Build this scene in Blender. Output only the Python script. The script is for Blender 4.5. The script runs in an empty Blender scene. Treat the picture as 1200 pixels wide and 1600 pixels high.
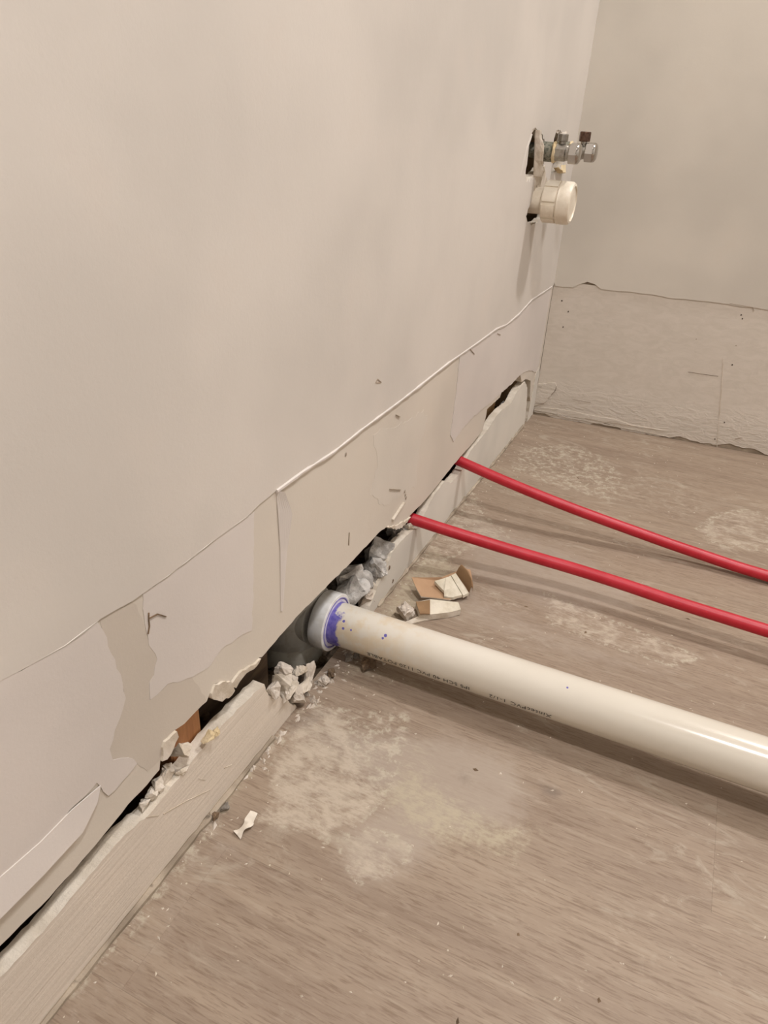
import bpy, bmesh, math, random
import numpy as np
from mathutils import Matrix, Vector, noise, geometry

scene = bpy.context.scene
COL = scene.collection
PI = math.pi

# ---------------------------------------------------------------- camera, world, lamps, exposure
cam_data = bpy.data.cameras.new('camera')
cam = bpy.data.objects.new('camera', cam_data)
COL.objects.link(cam)
cam.matrix_world = Matrix(((0.906139, -0.243641, 0.345761, 0.29529),
                           (0.420175, 0.424500, -0.802031, -1.48054),
                           (0.048632, 0.872032, 0.487027, 0.55534),
                           (0, 0, 0, 1)))
cam_data.sensor_fit = 'VERTICAL'
cam_data.sensor_height = 24.0
cam_data.lens = 24.0 * 1106.4 / 1600
cam_data.clip_start = 0.01
scene.camera = cam

world = bpy.data.worlds.new('world')
world.use_nodes = True
world.node_tree.nodes['Background'].inputs[0].default_value = (1.0, 0.97, 0.93, 1)
world.node_tree.nodes['Background'].inputs[1].default_value = 0.25
scene.world = world

LAMPS = [((0.90, -0.13, 2.18), 20.0), ((0.74, -1.48, 2.18), 20.5)]
LAMP_COLOR = (0.985, 0.953, 0.955)
scene.view_settings.view_transform = 'Standard'
scene.view_settings.look = 'None'
scene.view_settings.gamma = 1.0
scene.view_settings.use_curve_mapping = False
scene.view_settings.exposure = 0.08
scene.cycles.use_denoising = True
scene.cycles.max_bounces = 8
scene.cycles.caustics_reflective = False
scene.cycles.caustics_refractive = False

# ---- measured outlines, in metres
PIPE_A = (0.0, -0.898, 0.0395)
PIPE_D = (1.0, -0.010, 0.016)
PIPE_R = 0.0252
HUB_R = 0.0345
PRIMER_DROPS = [((0.010, -0.016, 0.0195), 0.0016), ((0.012, -0.021, 0.0135), 0.0016), ((0.0215, -0.0205, 0.0145), 0.0013), ((0.062, -0.0165, 0.019), 0.0018), ((0.060, -0.019, 0.0165), 0.0014), ((0.26, -0.010, 0.023), 0.0012)]
PRINT = [('XintecPVC', 0.252, 0.20, 0.0088), ('1-1/2', 0.205, 0.20, 0.0082), ('IPS SCH 40 PVC 1120 POTABLE', 0.165, 0.20, 0.0082)]
PANEL_EDGE = [(-1.3457,0.1055), (-1.3163,0.1022), (-1.2897,0.1023), (-1.2618,0.1053), (-1.2357,0.1095), (-1.2155,0.1089), (-1.2017,0.1106), (-1.1989,0.1196), (-1.1946,0.1333), (-1.1806,0.133), (-1.1695,0.1297), (-1.1592,0.1301), (-1.1411,0.1291), (-1.1363,0.1342), (-1.1313,0.1399), (-1.1088,0.125), (-1.0983,0.1261), (-1.0734,0.1169), (-1.0651,0.1181), (-1.061,0.115), (-1.0187,0.118), (-0.9947,0.1196), (-0.9548,0.1184), (-0.8804,0.1162), (-0.8113,0.117), (-0.785,0.1134), (-0.7582,0.1016), (-0.7217,0.0928), (-0.7018,0.0908), (-0.6814,0.0898), (-0.6626,0.089), (-0.6237,0.0894), (-0.5804,0.0934), (-0.5397,0.0966), (-0.5019,0.0977), (-0.4455,0.0983), (-0.3962,0.102), (-0.3927,0.1111), (-0.3852,0.1281), (-0.3852,0.1373), (-0.3097,0.1341), (-0.3017,0.1423), (-0.176,0.1376), (-0.1561,0.1179), (-0.1204,0.1142), (-0.0754,0.0974), (-0.0571,0.0572), (-0.0326,0.006)]
STRIP_TOP_A = [(-1.3518,0.0815), (-1.3196,0.0791), (-1.3016,0.0808), (-1.2781,0.0839), (-1.2487,0.085), (-1.2134,0.0784), (-1.1927,0.0815), (-1.1826,0.0812), (-1.16,0.0852), (-1.1302,0.0861), (-1.0971,0.0849), (-1.0589,0.0803), (-1.0524,0.0593), (-1.039,0.0505), (-1.0022,0.0021)]
STRIP_TOP_B = [(-0.8269,0.0125), (-0.8149,0.0236), (-0.8028,0.0348), (-0.7882,0.0417), (-0.7733,0.0488), (-0.763,0.0627), (-0.7301,0.0645), (-0.7035,0.0615), (-0.6722,0.0536), (-0.6567,0.0593), (-0.646,0.0666), (-0.6327,0.0738), (-0.6164,0.0799), (-0.5725,0.0835), (-0.543,0.0674), (-0.5163,0.0658), (-0.4866,0.0679), (-0.4748,0.0802), (-0.4519,0.0882), (-0.3987,0.09), (-0.3535,0.0939), (-0.3258,0.0999), (-0.2832,0.1015), (-0.217,0.0952), (-0.1832,0.1078), (-0.1285,0.1113), (-0.0957,0.0883), (-0.079,0.05), (-0.07,0.0157)]
MARK = [(-1.3011,0.2826), (-1.2768,0.2782), (-1.259,0.2752), (-1.231,0.2759), (-1.2036,0.2719), (-1.1694,0.2706), (-1.1189,0.2715), (-1.0732,0.271), (-1.0575,0.2735), (-1.0305,0.2749), (-0.9884,0.2746), (-0.9284,0.2713), (-0.8735,0.273), (-0.7674,0.2729), (-0.61,0.2761), (-0.4884,0.2741), (-0.3927,0.274), (-0.3366,0.2681), (-0.2596,0.2705), (-0.178,0.2796), (-0.0149,0.2765)]
SKIN_LL = [(-1.3123,0.2846), (-1.3011,0.2826), (-1.2768,0.2782), (-1.259,0.2752), (-1.2337,0.2758), (-1.2303,0.2659), (-1.2275,0.2457), (-1.2225,0.2171), (-1.2221,0.2024), (-1.2356,0.1848), (-1.2426,0.1733), (-1.2418,0.162), (-1.2283,0.151), (-1.222,0.1388), (-1.2373,0.1362), (-1.251,0.1359), (-1.2542,0.1439), (-1.2576,0.1564), (-1.3058,0.1536), (-1.3457,0.1565)]
LIP_TOP = [(-1.3454,0.1578), (-1.3327,0.1572), (-1.3057,0.1541), (-1.28,0.155), (-1.2556,0.1518)]
LIP_BOT = [(-1.3518,0.1333), (-1.3389,0.1325), (-1.311,0.1314), (-1.2784,0.1321), (-1.2621,0.1424)]
SKIN_MID = [(-1.1934,0.2721), (-1.1949,0.2409), (-1.1945,0.2277), (-1.1887,0.2106), (-1.1938,0.1997), (-1.1989,0.1972), (-1.2007,0.1823), (-1.1814,0.1817), (-1.1552,0.1668), (-1.1332,0.1613), (-1.118,0.1667), (-1.096,0.1628), (-1.0746,0.1559), (-1.0677,0.2095), (-1.0625,0.2693), (-1.0732,0.2704), (-1.119,0.2705), (-1.1695,0.2696)]
STAIN = [(-1.2311,0.2755), (-1.2038,0.271), (-1.1999,0.2659), (-1.1953,0.2384), (-1.1881,0.2102), (-1.1932,0.1993), (-1.1989,0.1972), (-1.2008,0.1817), (-1.1815,0.1811), (-1.1552,0.1662), (-1.1478,0.1493), (-1.1418,0.1304), (-1.1598,0.1314), (-1.1805,0.1336), (-1.1943,0.135), (-1.2003,0.1196), (-1.2135,0.1213), (-1.222,0.1388), (-1.2283,0.151), (-1.2418,0.162), (-1.2426,0.1733), (-1.2356,0.1848), (-1.2221,0.2024), (-1.2225,0.2171), (-1.2275,0.2457), (-1.2303,0.2659)]
FOLD = [(-1.0296,0.2745), (-1.0285,0.2528), (-1.0262,0.2123), (-1.0279,0.1457)]
FOLD_R = [(-1.0236,0.2712), (-1.0142,0.2458), (-1.0177,0.2076), (-1.0246,0.145)]
SKIN_SMEAR = [(-0.8369,0.2546), (-0.8088,0.2536), (-0.7529,0.2388), (-0.6874,0.235), (-0.6703,0.2163), (-0.6925,0.1841), (-0.6931,0.1285), (-0.733,0.1371), (-0.7967,0.1487), (-0.8382,0.1809), (-0.8209,0.2097)]
SKIN_R = [(-0.5644,0.276), (-0.4877,0.272), (-0.3917,0.2717), (-0.3355,0.2658), (-0.2584,0.2681), (-0.1765,0.277), (-0.0191,0.2747), (-0.0198,0.1706), (-0.0235,0.0993), (-0.1094,0.1296), (-0.1814,0.1391), (-0.2339,0.1379), (-0.3555,0.1437), (-0.4201,0.1475), (-0.4758,0.1499), (-0.5142,0.1474), (-0.552,0.1404), (-0.5704,0.1574), (-0.5634,0.2185)]
UPPER_SKIN_LOW = [(-1.3121,0.2854), (-1.3011,0.2826), (-1.2768,0.2782), (-1.259,0.2752), (-1.231,0.2759), (-1.2036,0.2719), (-1.1694,0.2706), (-1.1189,0.2715), (-1.0732,0.271), (-1.0575,0.2735), (-1.0305,0.2749), (-0.9884,0.2746), (-0.9284,0.2713), (-0.8735,0.273), (-0.7674,0.2729), (-0.61,0.2761), (-0.4884,0.2741), (-0.3927,0.274), (-0.3366,0.2681), (-0.2596,0.2705), (-0.178,0.2796), (-0.0149,0.2765)]
HOLE1 = [(-0.3225,0.5489), (-0.3365,0.5415), (-0.3378,0.5249), (-0.3364,0.5098), (-0.3378,0.4928), (-0.3242,0.4819), (-0.2922,0.4858), (-0.2712,0.4904), (-0.2423,0.4967), (-0.2385,0.5166), (-0.2598,0.5364), (-0.2983,0.5466)]
HOLE2 = [(-0.176,0.5472), (-0.1849,0.5343), (-0.1773,0.5175), (-0.1634,0.4981), (-0.1692,0.4867), (-0.1415,0.4877), (-0.1108,0.4926), (-0.0826,0.509), (-0.1062,0.5321), (-0.1464,0.5455)]
HOLE3 = [(-0.2779,0.4486), (-0.2923,0.4394), (-0.2984,0.4296), (-0.2851,0.42), (-0.2578,0.4146), (-0.215,0.4137), (-0.1724,0.417), (-0.1673,0.437), (-0.2054,0.4534), (-0.2487,0.4542)]
LIP1 = [(-0.3113,0.549), (-0.3037,0.5305), (-0.2944,0.5088), (-0.2847,0.4864), (-0.2721,0.4723)]
LIP1B = [(-0.3384,0.5447), (-0.3542,0.5284), (-0.3654,0.5105), (-0.3695,0.4923), (-0.3711,0.4823)]
LIP2 = [(-0.1382,0.5474), (-0.144,0.5361), (-0.1435,0.5227)]
LIP2B = [(-0.1557,0.494), (-0.13,0.4853), (-0.1044,0.4843), (-0.0984,0.4963)]
SMEAR1 = [(-0.2687,0.4993), (-0.2274,0.4999), (-0.1964,0.4733), (-0.2185,0.46), (-0.2445,0.4473), (-0.2735,0.4613), (-0.2791,0.4772)]
CRACKS = [[(-1.1909,0.2535), (-1.1918,0.2481), (-1.192,0.2428), (-1.1942,0.2376)],[(-1.1916,0.2491), (-1.1829,0.2471), (-1.1754,0.2397)],[(-0.8889,0.1593), (-0.8896,0.1433)],[(-0.784,0.1655), (-0.749,0.1489)],[(-0.778,0.2585), (-0.7662,0.2521)],[(-0.8395,0.3144), (-0.8352,0.3173), (-0.8251,0.3109), (-0.8379,0.3139)],[(-0.5227,0.2729), (-0.498,0.2593)],[(-0.385,0.2642), (-0.3645,0.2575)],[(-0.7351,0.1241), (-0.77,0.1159)]]
SPOTS = [(-0.9011,0.2572), (-0.7303,0.1331), (-0.7272,0.127), (-0.7333,0.1391), (-0.8648,0.1459), (-0.7514,0.0962)]
GOUGES = [(-0.744,-0.0016), (-0.7522,0.0118), (-0.7684,0.042)]
SCRATCHES = [[(-1.2219,0.0792), (-1.2093,0.0669)],[(-1.2047,0.0631), (-1.1789,0.0494), (-1.1482,0.0302)],[(-1.1608,0.0583), (-1.1534,0.048)],[(-1.127,0.036), (-1.116,0.0289)]]
BACK_UP = [(0.0007,0.2829), (0.0046,0.2746), (0.0388,0.2763), (0.0501,0.2838), (0.0651,0.2905), (0.0806,0.2875), (0.0946,0.2793), (0.1371,0.2809), (0.1909,0.2815), (0.2268,0.2788), (0.2496,0.2805), (0.2838,0.2812), (0.3177,0.2809), (0.3514,0.2794), (0.3676,0.2803), (0.4274,0.2789)]
BACK_LOW = [(-0.0,0.007), (0.024,0.0071), (0.0508,-0.0027), (0.0946,-0.0001), (0.1246,-0.0002), (0.1342,0.0061), (0.1606,0.0083), (0.1739,0.008), (0.1918,-0.0016), (0.2281,-0.0001), (0.2789,0.0029), (0.3133,0.0071), (0.3414,0.0043), (0.3781,0.0048), (0.4004,0.0122), (0.4313,0.0088), (0.4488,0.0097), (0.4685,0.0027), (0.5207,0.0028)]
BACK_LEDGE = [(0.0009,0.0102), (0.0151,0.0188), (0.0633,0.0219), (0.118,0.0205), (0.1714,0.0206), (0.2254,0.0124), (0.2757,0.0166)]
BACK_STEP = [(-0.0078,0.0672), (0.0374,0.0779), (0.0419,0.0673), (0.0335,0.0514), (0.0205,0.0286), (-0.0004,0.0189)]
BACK_SPOTS = [(0.022,0.2477), (0.0383,0.2281), (0.0334,0.1962), (0.3573,0.2577), (0.3533,0.2643), (0.363,0.1699), (0.3797,0.054), (0.3715,0.0161), (0.2881,0.2087), (0.3599,0.207)]
BACK_CRACKS = [[(0.2887,0.1435), (0.3186,0.1433), (0.3444,0.1437)],[(0.0025,0.0633), (0.0106,0.0647)],[(0.0026,0.0268), (0.0205,0.0286)],[(0.0412,0.0714), (0.0401,0.0612), (0.0335,0.0514)],[(0.0792,0.0481), (0.117,0.0478)],[(0.3285,0.2823), (0.3687,0.2805), (0.3727,0.274)],[(0.3799,-0.002), (0.355,0.1299), (0.3443,0.1796)],[(0.407,0.0234), (0.4198,0.0288)]]
SOIL = [(0,1.0,0.006,[(0.0069,-1.0047), (0.0137,-1.0534), (0.0186,-1.0866), (0.0345,-1.1035), (0.0398,-1.1379), (0.0633,-1.1326), (0.0917,-1.1253), (0.1073,-1.1302), (0.1072,-1.116), (0.1231,-1.1022), (0.1325,-1.0653), (0.0912,-1.0361), (0.0596,-0.9956), (0.0224,-0.9838)]), (0,0.55,0.016,[(0.0147,-0.977), (0.0582,-0.9704), (0.1151,-0.9458), (0.133,-1.0054), (0.1403,-1.0533), (0.1175,-1.0885), (0.0726,-1.0545)]), (0,0.75,0.007,[(0.1118,-1.1209), (0.1295,-1.1425), (0.1493,-1.1517), (0.1647,-1.1345), (0.1819,-1.1061), (0.1697,-1.0915), (0.1286,-1.0979)]), (2,0.9,0.02,[(0.0198,-1.0263), (0.0725,-0.9989), (0.1585,-0.9638), (0.2251,-0.9577), (0.2564,-1.0019), (0.2495,-1.0437), (0.1979,-1.07), (0.1891,-1.1092), (0.1493,-1.1517), (0.1257,-1.1412), (0.1087,-1.1153), (0.1325,-1.0653), (0.065,-1.0406)]), (1,0.9,0.016,[(0.1161,-1.0657), (0.1377,-1.0165), (0.1755,-1.027), (0.2237,-1.0382), (0.2669,-1.0312), (0.2659,-1.0498), (0.2582,-1.0743), (0.2246,-1.0777), (0.1923,-1.0871), (0.1594,-1.0822), (0.1272,-1.068)]), (1,0.6,0.014,[(0.1162,-0.966), (0.1502,-0.9965), (0.1809,-1.0242), (0.1563,-1.0285), (0.133,-1.0054)]), (0,0.7,0.008,[(0.0008,-1.0037), (0.0024,-1.0354), (-0.0021,-1.0754), (-0.001,-1.1193), (0.0053,-1.157), (0.0037,-1.1406), (0.005,-1.1021), (0.009,-1.0696), (0.0156,-1.0382), (0.018,-0.9968)]), (1,0.9,0.006,[(-0.0021,-1.0754), (0.0008,-1.1366), (0.0063,-1.1565), (0.0114,-1.1464), (0.0086,-1.1208), (0.01,-1.0824)]), (0,0.8,0.016,[(0.0013,-1.1516), (0.0148,-1.1558), (0.0118,-1.1921), (0.0123,-1.2236), (0.0123,-1.2584), (0.008,-1.2971), (0.0046,-1.3179), (-0.001,-1.3064), (-0.0004,-1.262), (-0.0005,-1.2081)]), (0,0.8,0.012,[(0.1856,-0.6599), (0.2124,-0.662), (0.2698,-0.6739), (0.3239,-0.6864), (0.3934,-0.7015), (0.3595,-0.7377), (0.3147,-0.7356), (0.2687,-0.7372), (0.2063,-0.728)]), (0,0.75,0.02,[(0.3911,-0.2847), (0.4357,-0.2462), (0.4807,-0.2461), (0.4779,-0.3852), (0.3869,-0.4088), (0.3605,-0.3632)]), (0,0.5,0.03,[(0.0311,-0.1582), (0.117,-0.1061), (0.1996,-0.146), (0.2644,-0.2779), (0.2316,-0.3507), (0.1438,-0.348), (0.0438,-0.3195), (0.0284,-0.3874), (0.0117,-0.2065)]), (0,0.35,0.03,[(0.2464,-0.135), (0.3657,-0.1902), (0.4214,-0.2925), (0.3351,-0.354), (0.2219,-0.3564), (0.1948,-0.2608)]), (0,0.7,0.016,[(-0.0012,-0.4046), (0.0027,-0.4827), (-0.0025,-0.6131), (0.0026,-0.6991), (0.0366,-0.6614), (0.0775,-0.5786), (0.1067,-0.5408), (0.0469,-0.4823)]), (1,0.95,0.014,[(0.0009,-0.6216), (-0.0005,-0.7366), (0.0061,-0.8215), (0.0507,-0.8121), (0.0515,-0.7251), (0.0665,-0.6636), (0.0387,-0.6409)]), (2,0.7,0.03,[(0.01,-0.5035), (0.2027,-0.529), (0.3034,-0.5866), (0.3112,-0.6483), (0.2052,-0.7058), (0.0719,-0.6788)]), (2,0.6,0.03,[(0.0561,-0.6876), (0.2434,-0.7297), (0.3956,-0.741), (0.2557,-0.7904), (0.0914,-0.7828)]), (0,0.4,0.02,[(0.0799,-0.6745), (0.1486,-0.6886), (0.2052,-0.7058), (0.1456,-0.7382), (0.0848,-0.7153)]), (0,0.25,0.04,[(0.2846,-1.0676), (0.361,-1.0422), (0.4364,-1.0469), (0.4159,-1.115), (0.3283,-1.1485), (0.2721,-1.1231)]), (1,0.35,0.03,[(0.2437,-1.1011), (0.2743,-1.0921), (0.2735,-1.1281), (0.2445,-1.1369), (0.2187,-1.1261)]), (2,0.5,0.03,[(0.0057,-1.2617), (0.0073,-1.1596), (0.056,-1.1421), (0.0494,-1.2399), (0.0325,-1.3222), (0.0131,-1.3318)]), (2,0.5,0.02,[(0.1904,-0.9757), (0.2666,-0.9675), (0.2821,-0.9806), (0.236,-0.996)]), (3,0.9,0.008,[(0.2591,-0.9807), (0.2701,-0.9768), (0.2845,-0.9777), (0.2769,-0.9906), (0.2649,-0.9918)]), (3,0.6,0.01,[(0.1808,-1.0022), (0.1972,-0.992), (0.2008,-1.0124), (0.1849,-1.0172)]), (3,1.0,0.003,[(0.1781,-1.2256), (0.1808,-1.2238), (0.1833,-1.2255), (0.1809,-1.2281)]), (3,1.0,0.003,[(0.0891,-1.1668), (0.0924,-1.1652), (0.0945,-1.1686), (0.0912,-1.1703)]), (3,0.7,0.012,[(-0.0106,-1.0272), (0.006,-1.0031), (0.037,-0.9889), (0.033,-1.0095), (0.0127,-1.0397)]), (1,0.6,0.012,[(0.0024,-0.9253), (0.0236,-0.9016), (0.1192,-0.8993), (0.1391,-0.9115), (0.0681,-0.9263), (0.019,-0.9406)])]
CABLES = {'A':[(0.0002,-0.4953,0.084), (0.0634,-0.4963,0.071), (0.1363,-0.4948,0.057), (0.1865,-0.4907,0.047), (0.2356,-0.4862,0.038), (0.2837,-0.4825,0.03), (0.331,-0.4804,0.023), (0.377,-0.478,0.017), (0.4216,-0.4792,0.013), (0.4645,-0.4801,0.011), (0.5138,-0.4835,0.01)],'B':[(0.0031,-0.6804,0.07), (0.0445,-0.6732,0.063), (0.1154,-0.6607,0.052), (0.1768,-0.6542,0.046), (0.2197,-0.6508,0.043), (0.2868,-0.6517,0.04), (0.3432,-0.6557,0.038), (0.3966,-0.6582,0.037), (0.4546,-0.6624,0.037), (0.4961,-0.6643,0.037)]}
CH_CENTRE = [(-0.004,-1.019,0.0646,0.0155,0.0116), (-0.01,-0.9784,0.029,0.0166,0.0111), (-0.002,-0.9716,0.0216,0.0111,0.0237), (-0.002,-1.0261,0.0576,0.018,0.0115), (0.0,-1.0432,0.0591,0.0138,0.0138), (0.001,-1.017,0.0368,0.0223,0.0171), (0.002,-1.0001,0.0139,0.0149,0.0203), (0.0,-0.9873,0.0188,0.0137,0.0151), (-0.006,-1.0018,0.0361,0.0121,0.0094)]
CH_LEFT = [(-0.004,-1.1776,0.1035,0.0225,0.0174), (-0.004,-1.1743,0.0824,0.0147,0.0094), (-0.006,-1.1899,0.0878,0.0133,0.0112), (-0.006,-1.1996,0.0885,0.0111,0.0101), (-0.006,-1.2067,0.0859,0.011,0.008), (-0.006,-1.2162,0.0848,0.0108,0.0059), (-0.008,-1.1833,0.0896,0.0103,0.0062)]
CH_RIGHT = [(-0.03,-0.8253,0.0521,0.0351,0.0271), (-0.018,-0.8391,0.0377,0.0364,0.0316), (-0.014,-0.8102,0.0454,0.0194,0.0274), (-0.018,-0.7634,0.0593,0.0268,0.0452), (-0.014,-0.7861,0.0478,0.028,0.0231), (-0.018,-0.7216,0.0505,0.0226,0.0244), (-0.02,-0.6964,0.056,0.0266,0.0124), (-0.06,-0.7896,0.0227,0.022,0.0186), (-0.06,-0.7998,0.0063,0.0305,0.022), (-0.01,-0.8164,0.021,0.0179,0.0244), (-0.015,-0.7512,0.0352,0.0188,0.0137), (-0.006,-0.6898,0.0639,0.0124,0.0088), (-0.012,-0.7909,0.0344,0.0198,0.0165)]
CH_FAR = [(-0.014,-0.1733,0.0877,0.0225,0.0125), (-0.016,-0.1979,0.0794,0.0223,0.0148), (-0.014,-0.2582,0.0764,0.0167,0.0167), (-0.012,-0.4203,0.0696,0.0151,0.0129), (-0.012,-0.6048,0.0487,0.0114,0.0134), (-0.008,-0.3663,0.069,0.0156,0.0112)]
FLAPS = [[(-1.1944,0.1344), (-1.1806,0.133), (-1.1794,0.1256), (-1.1863,0.1197), (-1.1943,0.1157), (-1.1997,0.119)],[(-1.1346,0.1263), (-1.1363,0.1342), (-1.1313,0.1399), (-1.1214,0.1352), (-1.1089,0.1236), (-1.1062,0.1125), (-1.1156,0.1116), (-1.1275,0.1188)],[(-1.1089,0.1236), (-1.0983,0.1261), (-1.0733,0.1176), (-1.0651,0.1173), (-1.0726,0.114), (-1.0825,0.1165), (-1.0943,0.1176), (-1.1042,0.1139)],[(-0.785,0.1134), (-0.7582,0.1016), (-0.7216,0.0917), (-0.7083,0.09), (-0.7295,0.0879), (-0.7466,0.0908), (-0.7682,0.102)]]
BLOB = [(0.001,-1.1472,0.0958,0.0161,0.0096), (0.0,-1.1328,0.087,0.0088,0.0066)]
STUD = [(-1.1806,0.133), (-1.1396,0.1278), (-1.1414,0.0973), (-1.1641,0.0988)]
STUD2 = [(-0.3004,0.1396), (-0.2331,0.1365)]
BOARD = [(-1.1414,0.0973), (-1.0577,0.1178)]
SCRAP1 = [(0.0226,-0.7429,0.02), (0.0378,-0.7583,0.014), (0.0458,-0.7639,0.01), (0.0794,-0.7473,0.006), (0.0983,-0.7223,0.007), (0.094,-0.6987,0.014), (0.0872,-0.6895,0.022), (0.0787,-0.6923,0.024), (0.0709,-0.709,0.024), (0.059,-0.7261,0.022)]
SCRAP1_PL = [[(0.0544,-0.7405,0.024), (0.0661,-0.7288,0.026), (0.0681,-0.738,0.022), (0.0705,-0.7452,0.016)],[(0.0665,-0.7302,0.027), (0.0706,-0.7245,0.028), (0.092,-0.7337,0.01), (0.0831,-0.7435,0.009), (0.0725,-0.7492,0.011), (0.0704,-0.7452,0.017)],[(0.0709,-0.7227,0.028), (0.075,-0.7169,0.029), (0.0992,-0.7264,0.011), (0.094,-0.7342,0.01)]]
SCRAP1_CURL = [[(0.0749,-0.7136,0.027), (0.0838,-0.7048,0.034)],[(0.0863,-0.718,0.02), (0.0934,-0.7117,0.034)],[(0.0942,-0.7207,0.014), (0.1014,-0.7195,0.026)],[(0.099,-0.725,0.009), (0.1044,-0.7249,0.016)]]
SCRAP2 = [(0.0452,-0.7801,0.012), (0.0596,-0.7674,0.013), (0.0944,-0.7563,0.013), (0.1013,-0.765,0.01), (0.0887,-0.778,0.009), (0.0704,-0.7939,0.01), (0.0577,-0.7993,0.01)]
SCRAP2_BAND = [(0.0459,-0.782,0.0135), (0.0606,-0.7703,0.0142), (0.0705,-0.7946,0.0115), (0.059,-0.8004,0.0112)]
SCRAP3 = [(0.0448,-0.8153,0.003), (0.0566,-0.7955,0.004), (0.08,-0.7768,0.004), (0.0884,-0.7707,0.003), (0.0816,-0.7805,0.002), (0.0634,-0.8008,0.002), (0.053,-0.8138,0.002)]
LUMP = [(0.0388,-0.8021,0.008,0.0276,0.0244)]
CURL = [(0.0339,-1.1585,0.002), (0.0355,-1.153,0.004), (0.0381,-1.1468,0.006), (0.0363,-1.1403,0.005), (0.0345,-1.1328,0.003)]
CURL_W = 0.0052
LUMPS2 = [(0.0415,-0.9098,0.006,0.0191,0.0147), (0.0338,-0.8979,0.012,0.0119,0.0074), (0.0205,-0.9008,0.004,0.0105,0.0075), (0.0147,-0.9089,0.003,0.0119,0.0075), (0.0537,-0.8956,0.002,0.0059,0.0045), (0.0083,-1.1417,0.004,0.0104,0.0069), (0.0069,-1.1522,0.004,0.008,0.0068), (0.0071,-0.9564,0.003,0.0143,0.01), (0.0078,-0.9384,0.003,0.0174,0.0087)]
GRIT = [(0.1548,-0.2753), (0.1626,-0.2915), (0.2538,-0.7213), (0.1725,-0.7049), (0.198,-0.9924), (0.2217,-0.9846), (0.1552,-0.7701), (0.3696,-0.6274), (0.3216,-0.6534), (0.2655,-0.6823), (0.212,-1.0403), (0.3562,-1.1169), (0.358,-1.1165), (0.1806,-1.2264), (0.426,-1.0906), (0.2572,-1.2104), (0.2952,-0.9698), (0.2718,-0.9817), (0.2795,-1.1308), (0.275,-1.1597), (0.3457,-1.1511), (0.4079,-0.7812), (0.2115,-0.8844), (0.0927,-1.1676), (0.082,-0.4912), (0.098,-0.5213), (0.0065,-0.3323), (0.0061,-0.3075), (0.3175,-0.327), (0.2061,-0.1489)]

YAW = 0.0540569          # the far wall is a little off square
H_ROOM = 2.30
X_ROOM = 1.90
Y_ROOM = -2.50
T = 0.0127               # plasterboard

# ---------------------------------------------------------------- helpers
def srgb(r, g, b):
    f = lambda c: (c / 255 / 12.92) if c / 255 <= 0.04045 else ((c / 255 + 0.055) / 1.055) ** 2.4
    return (f(r), f(g), f(b), 1.0)

class NT:
    def __init__(self, name):
        self.m = bpy.data.materials.new(name)
        self.m.use_nodes = True
        self.t = self.m.node_tree
        self.p = self.t.nodes['Principled BSDF']
    def n(self, kind, **kw):
        nd = self.t.nodes.new('ShaderNode' + kind)
        for k, v in kw.items():
            if k.startswith('_'):
                setattr(nd, k[1:], v)
            else:
                key = int(k[1:]) if k[0] == 'i' and k[1:].isdigit() else k.replace('__', ' ')
                if isinstance(v, bpy.types.NodeSocket):
                    self.t.links.new(v, nd.inputs[key])
                else:
                    nd.inputs[key].default_value = v
        return nd
    def link(self, a, b):
        self.t.links.new(a, b)
    def pos(self):
        return self.n('NewGeometry').outputs['Position']
    def obj(self):
        return self.n('TexCoord').outputs['Object']
    def scale(self, vec, s):
        return self.n('VectorMath', _operation='MULTIPLY', i0=vec, i1=s).outputs[0]
    def noise(self, vec, sc, detail=3.0, rough=0.55, dist=0.0):
        return self.n('TexNoise', Vector=vec, Scale=sc, Detail=detail, Roughness=rough, Distortion=dist).outputs[0]
    def math(self, op, a, b=0.0, clamp=False):
        return self.n('Math', _operation=op, _use_clamp=clamp, i0=a, i1=b).outputs[0]
    def step(self, v, lo, hi, a=0.0, b=1.0):
        return self.n('MapRange', _interpolation_type='SMOOTHSTEP', i0=v, i1=lo, i2=hi, i3=a, i4=b).outputs[0]
    def mix(self, fac, a, b):
        nd = self.n('Mix', _data_type='RGBA')
        for k, v in ((0, fac), (6, a), (7, b)):
            if isinstance(v, bpy.types.NodeSocket):
                self.link(v, nd.inputs[k])
            else:
                nd.inputs[k].default_value = v
        return nd.outputs[2]
    def bump(self, h, strength, dist, prev=None):
        nd = self.n('Bump', Height=h, Strength=strength, Distance=dist)
        if prev is not None:
            self.link(prev, nd.inputs['Normal'])
        return nd.outputs[0]
    def out(self, color=None, rough=None, normal=None, **kw):
        for key, v in (('Base Color', color), ('Roughness', rough), ('Normal', normal)):
            if v is None:
                continue
            if isinstance(v, bpy.types.NodeSocket):
                self.link(v, self.p.inputs[key])
            else:
                self.p.inputs[key].default_value = v
        for k, v in kw.items():
            self.p.inputs[k.replace('__', ' ')].default_value = v
        return self.m

def mesh_obj(name, bm, mats, parent=None, smooth=False):
    me = bpy.data.meshes.new(name)
    bm.normal_update()
    bm.to_mesh(me)
    bm.free()
    for m in (mats if isinstance(mats, (list, tuple)) else [mats]):
        me.materials.append(m)
    if smooth:
        for p in me.polygons:
            p.use_smooth = True
        me.set_sharp_from_angle(angle=math.radians(38))
    o = bpy.data.objects.new(name, me)
    COL.objects.link(o)
    if parent is not None:
        o.parent = parent
    return o

def tag(o, label=None, cat=None, group=None, kind=None):
    for k, v in (('label', label), ('category', cat), ('group', group), ('kind', kind)):
        if v:
            o[k] = v
    return o

def empty(name, loc=(0, 0, 0), rz=0.0):
    o = bpy.data.objects.new(name, None)
    o.empty_display_size = 0.05
    o.location = loc
    o.rotation_euler = (0, 0, rz)
    COL.objects.link(o)
    return o

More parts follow.
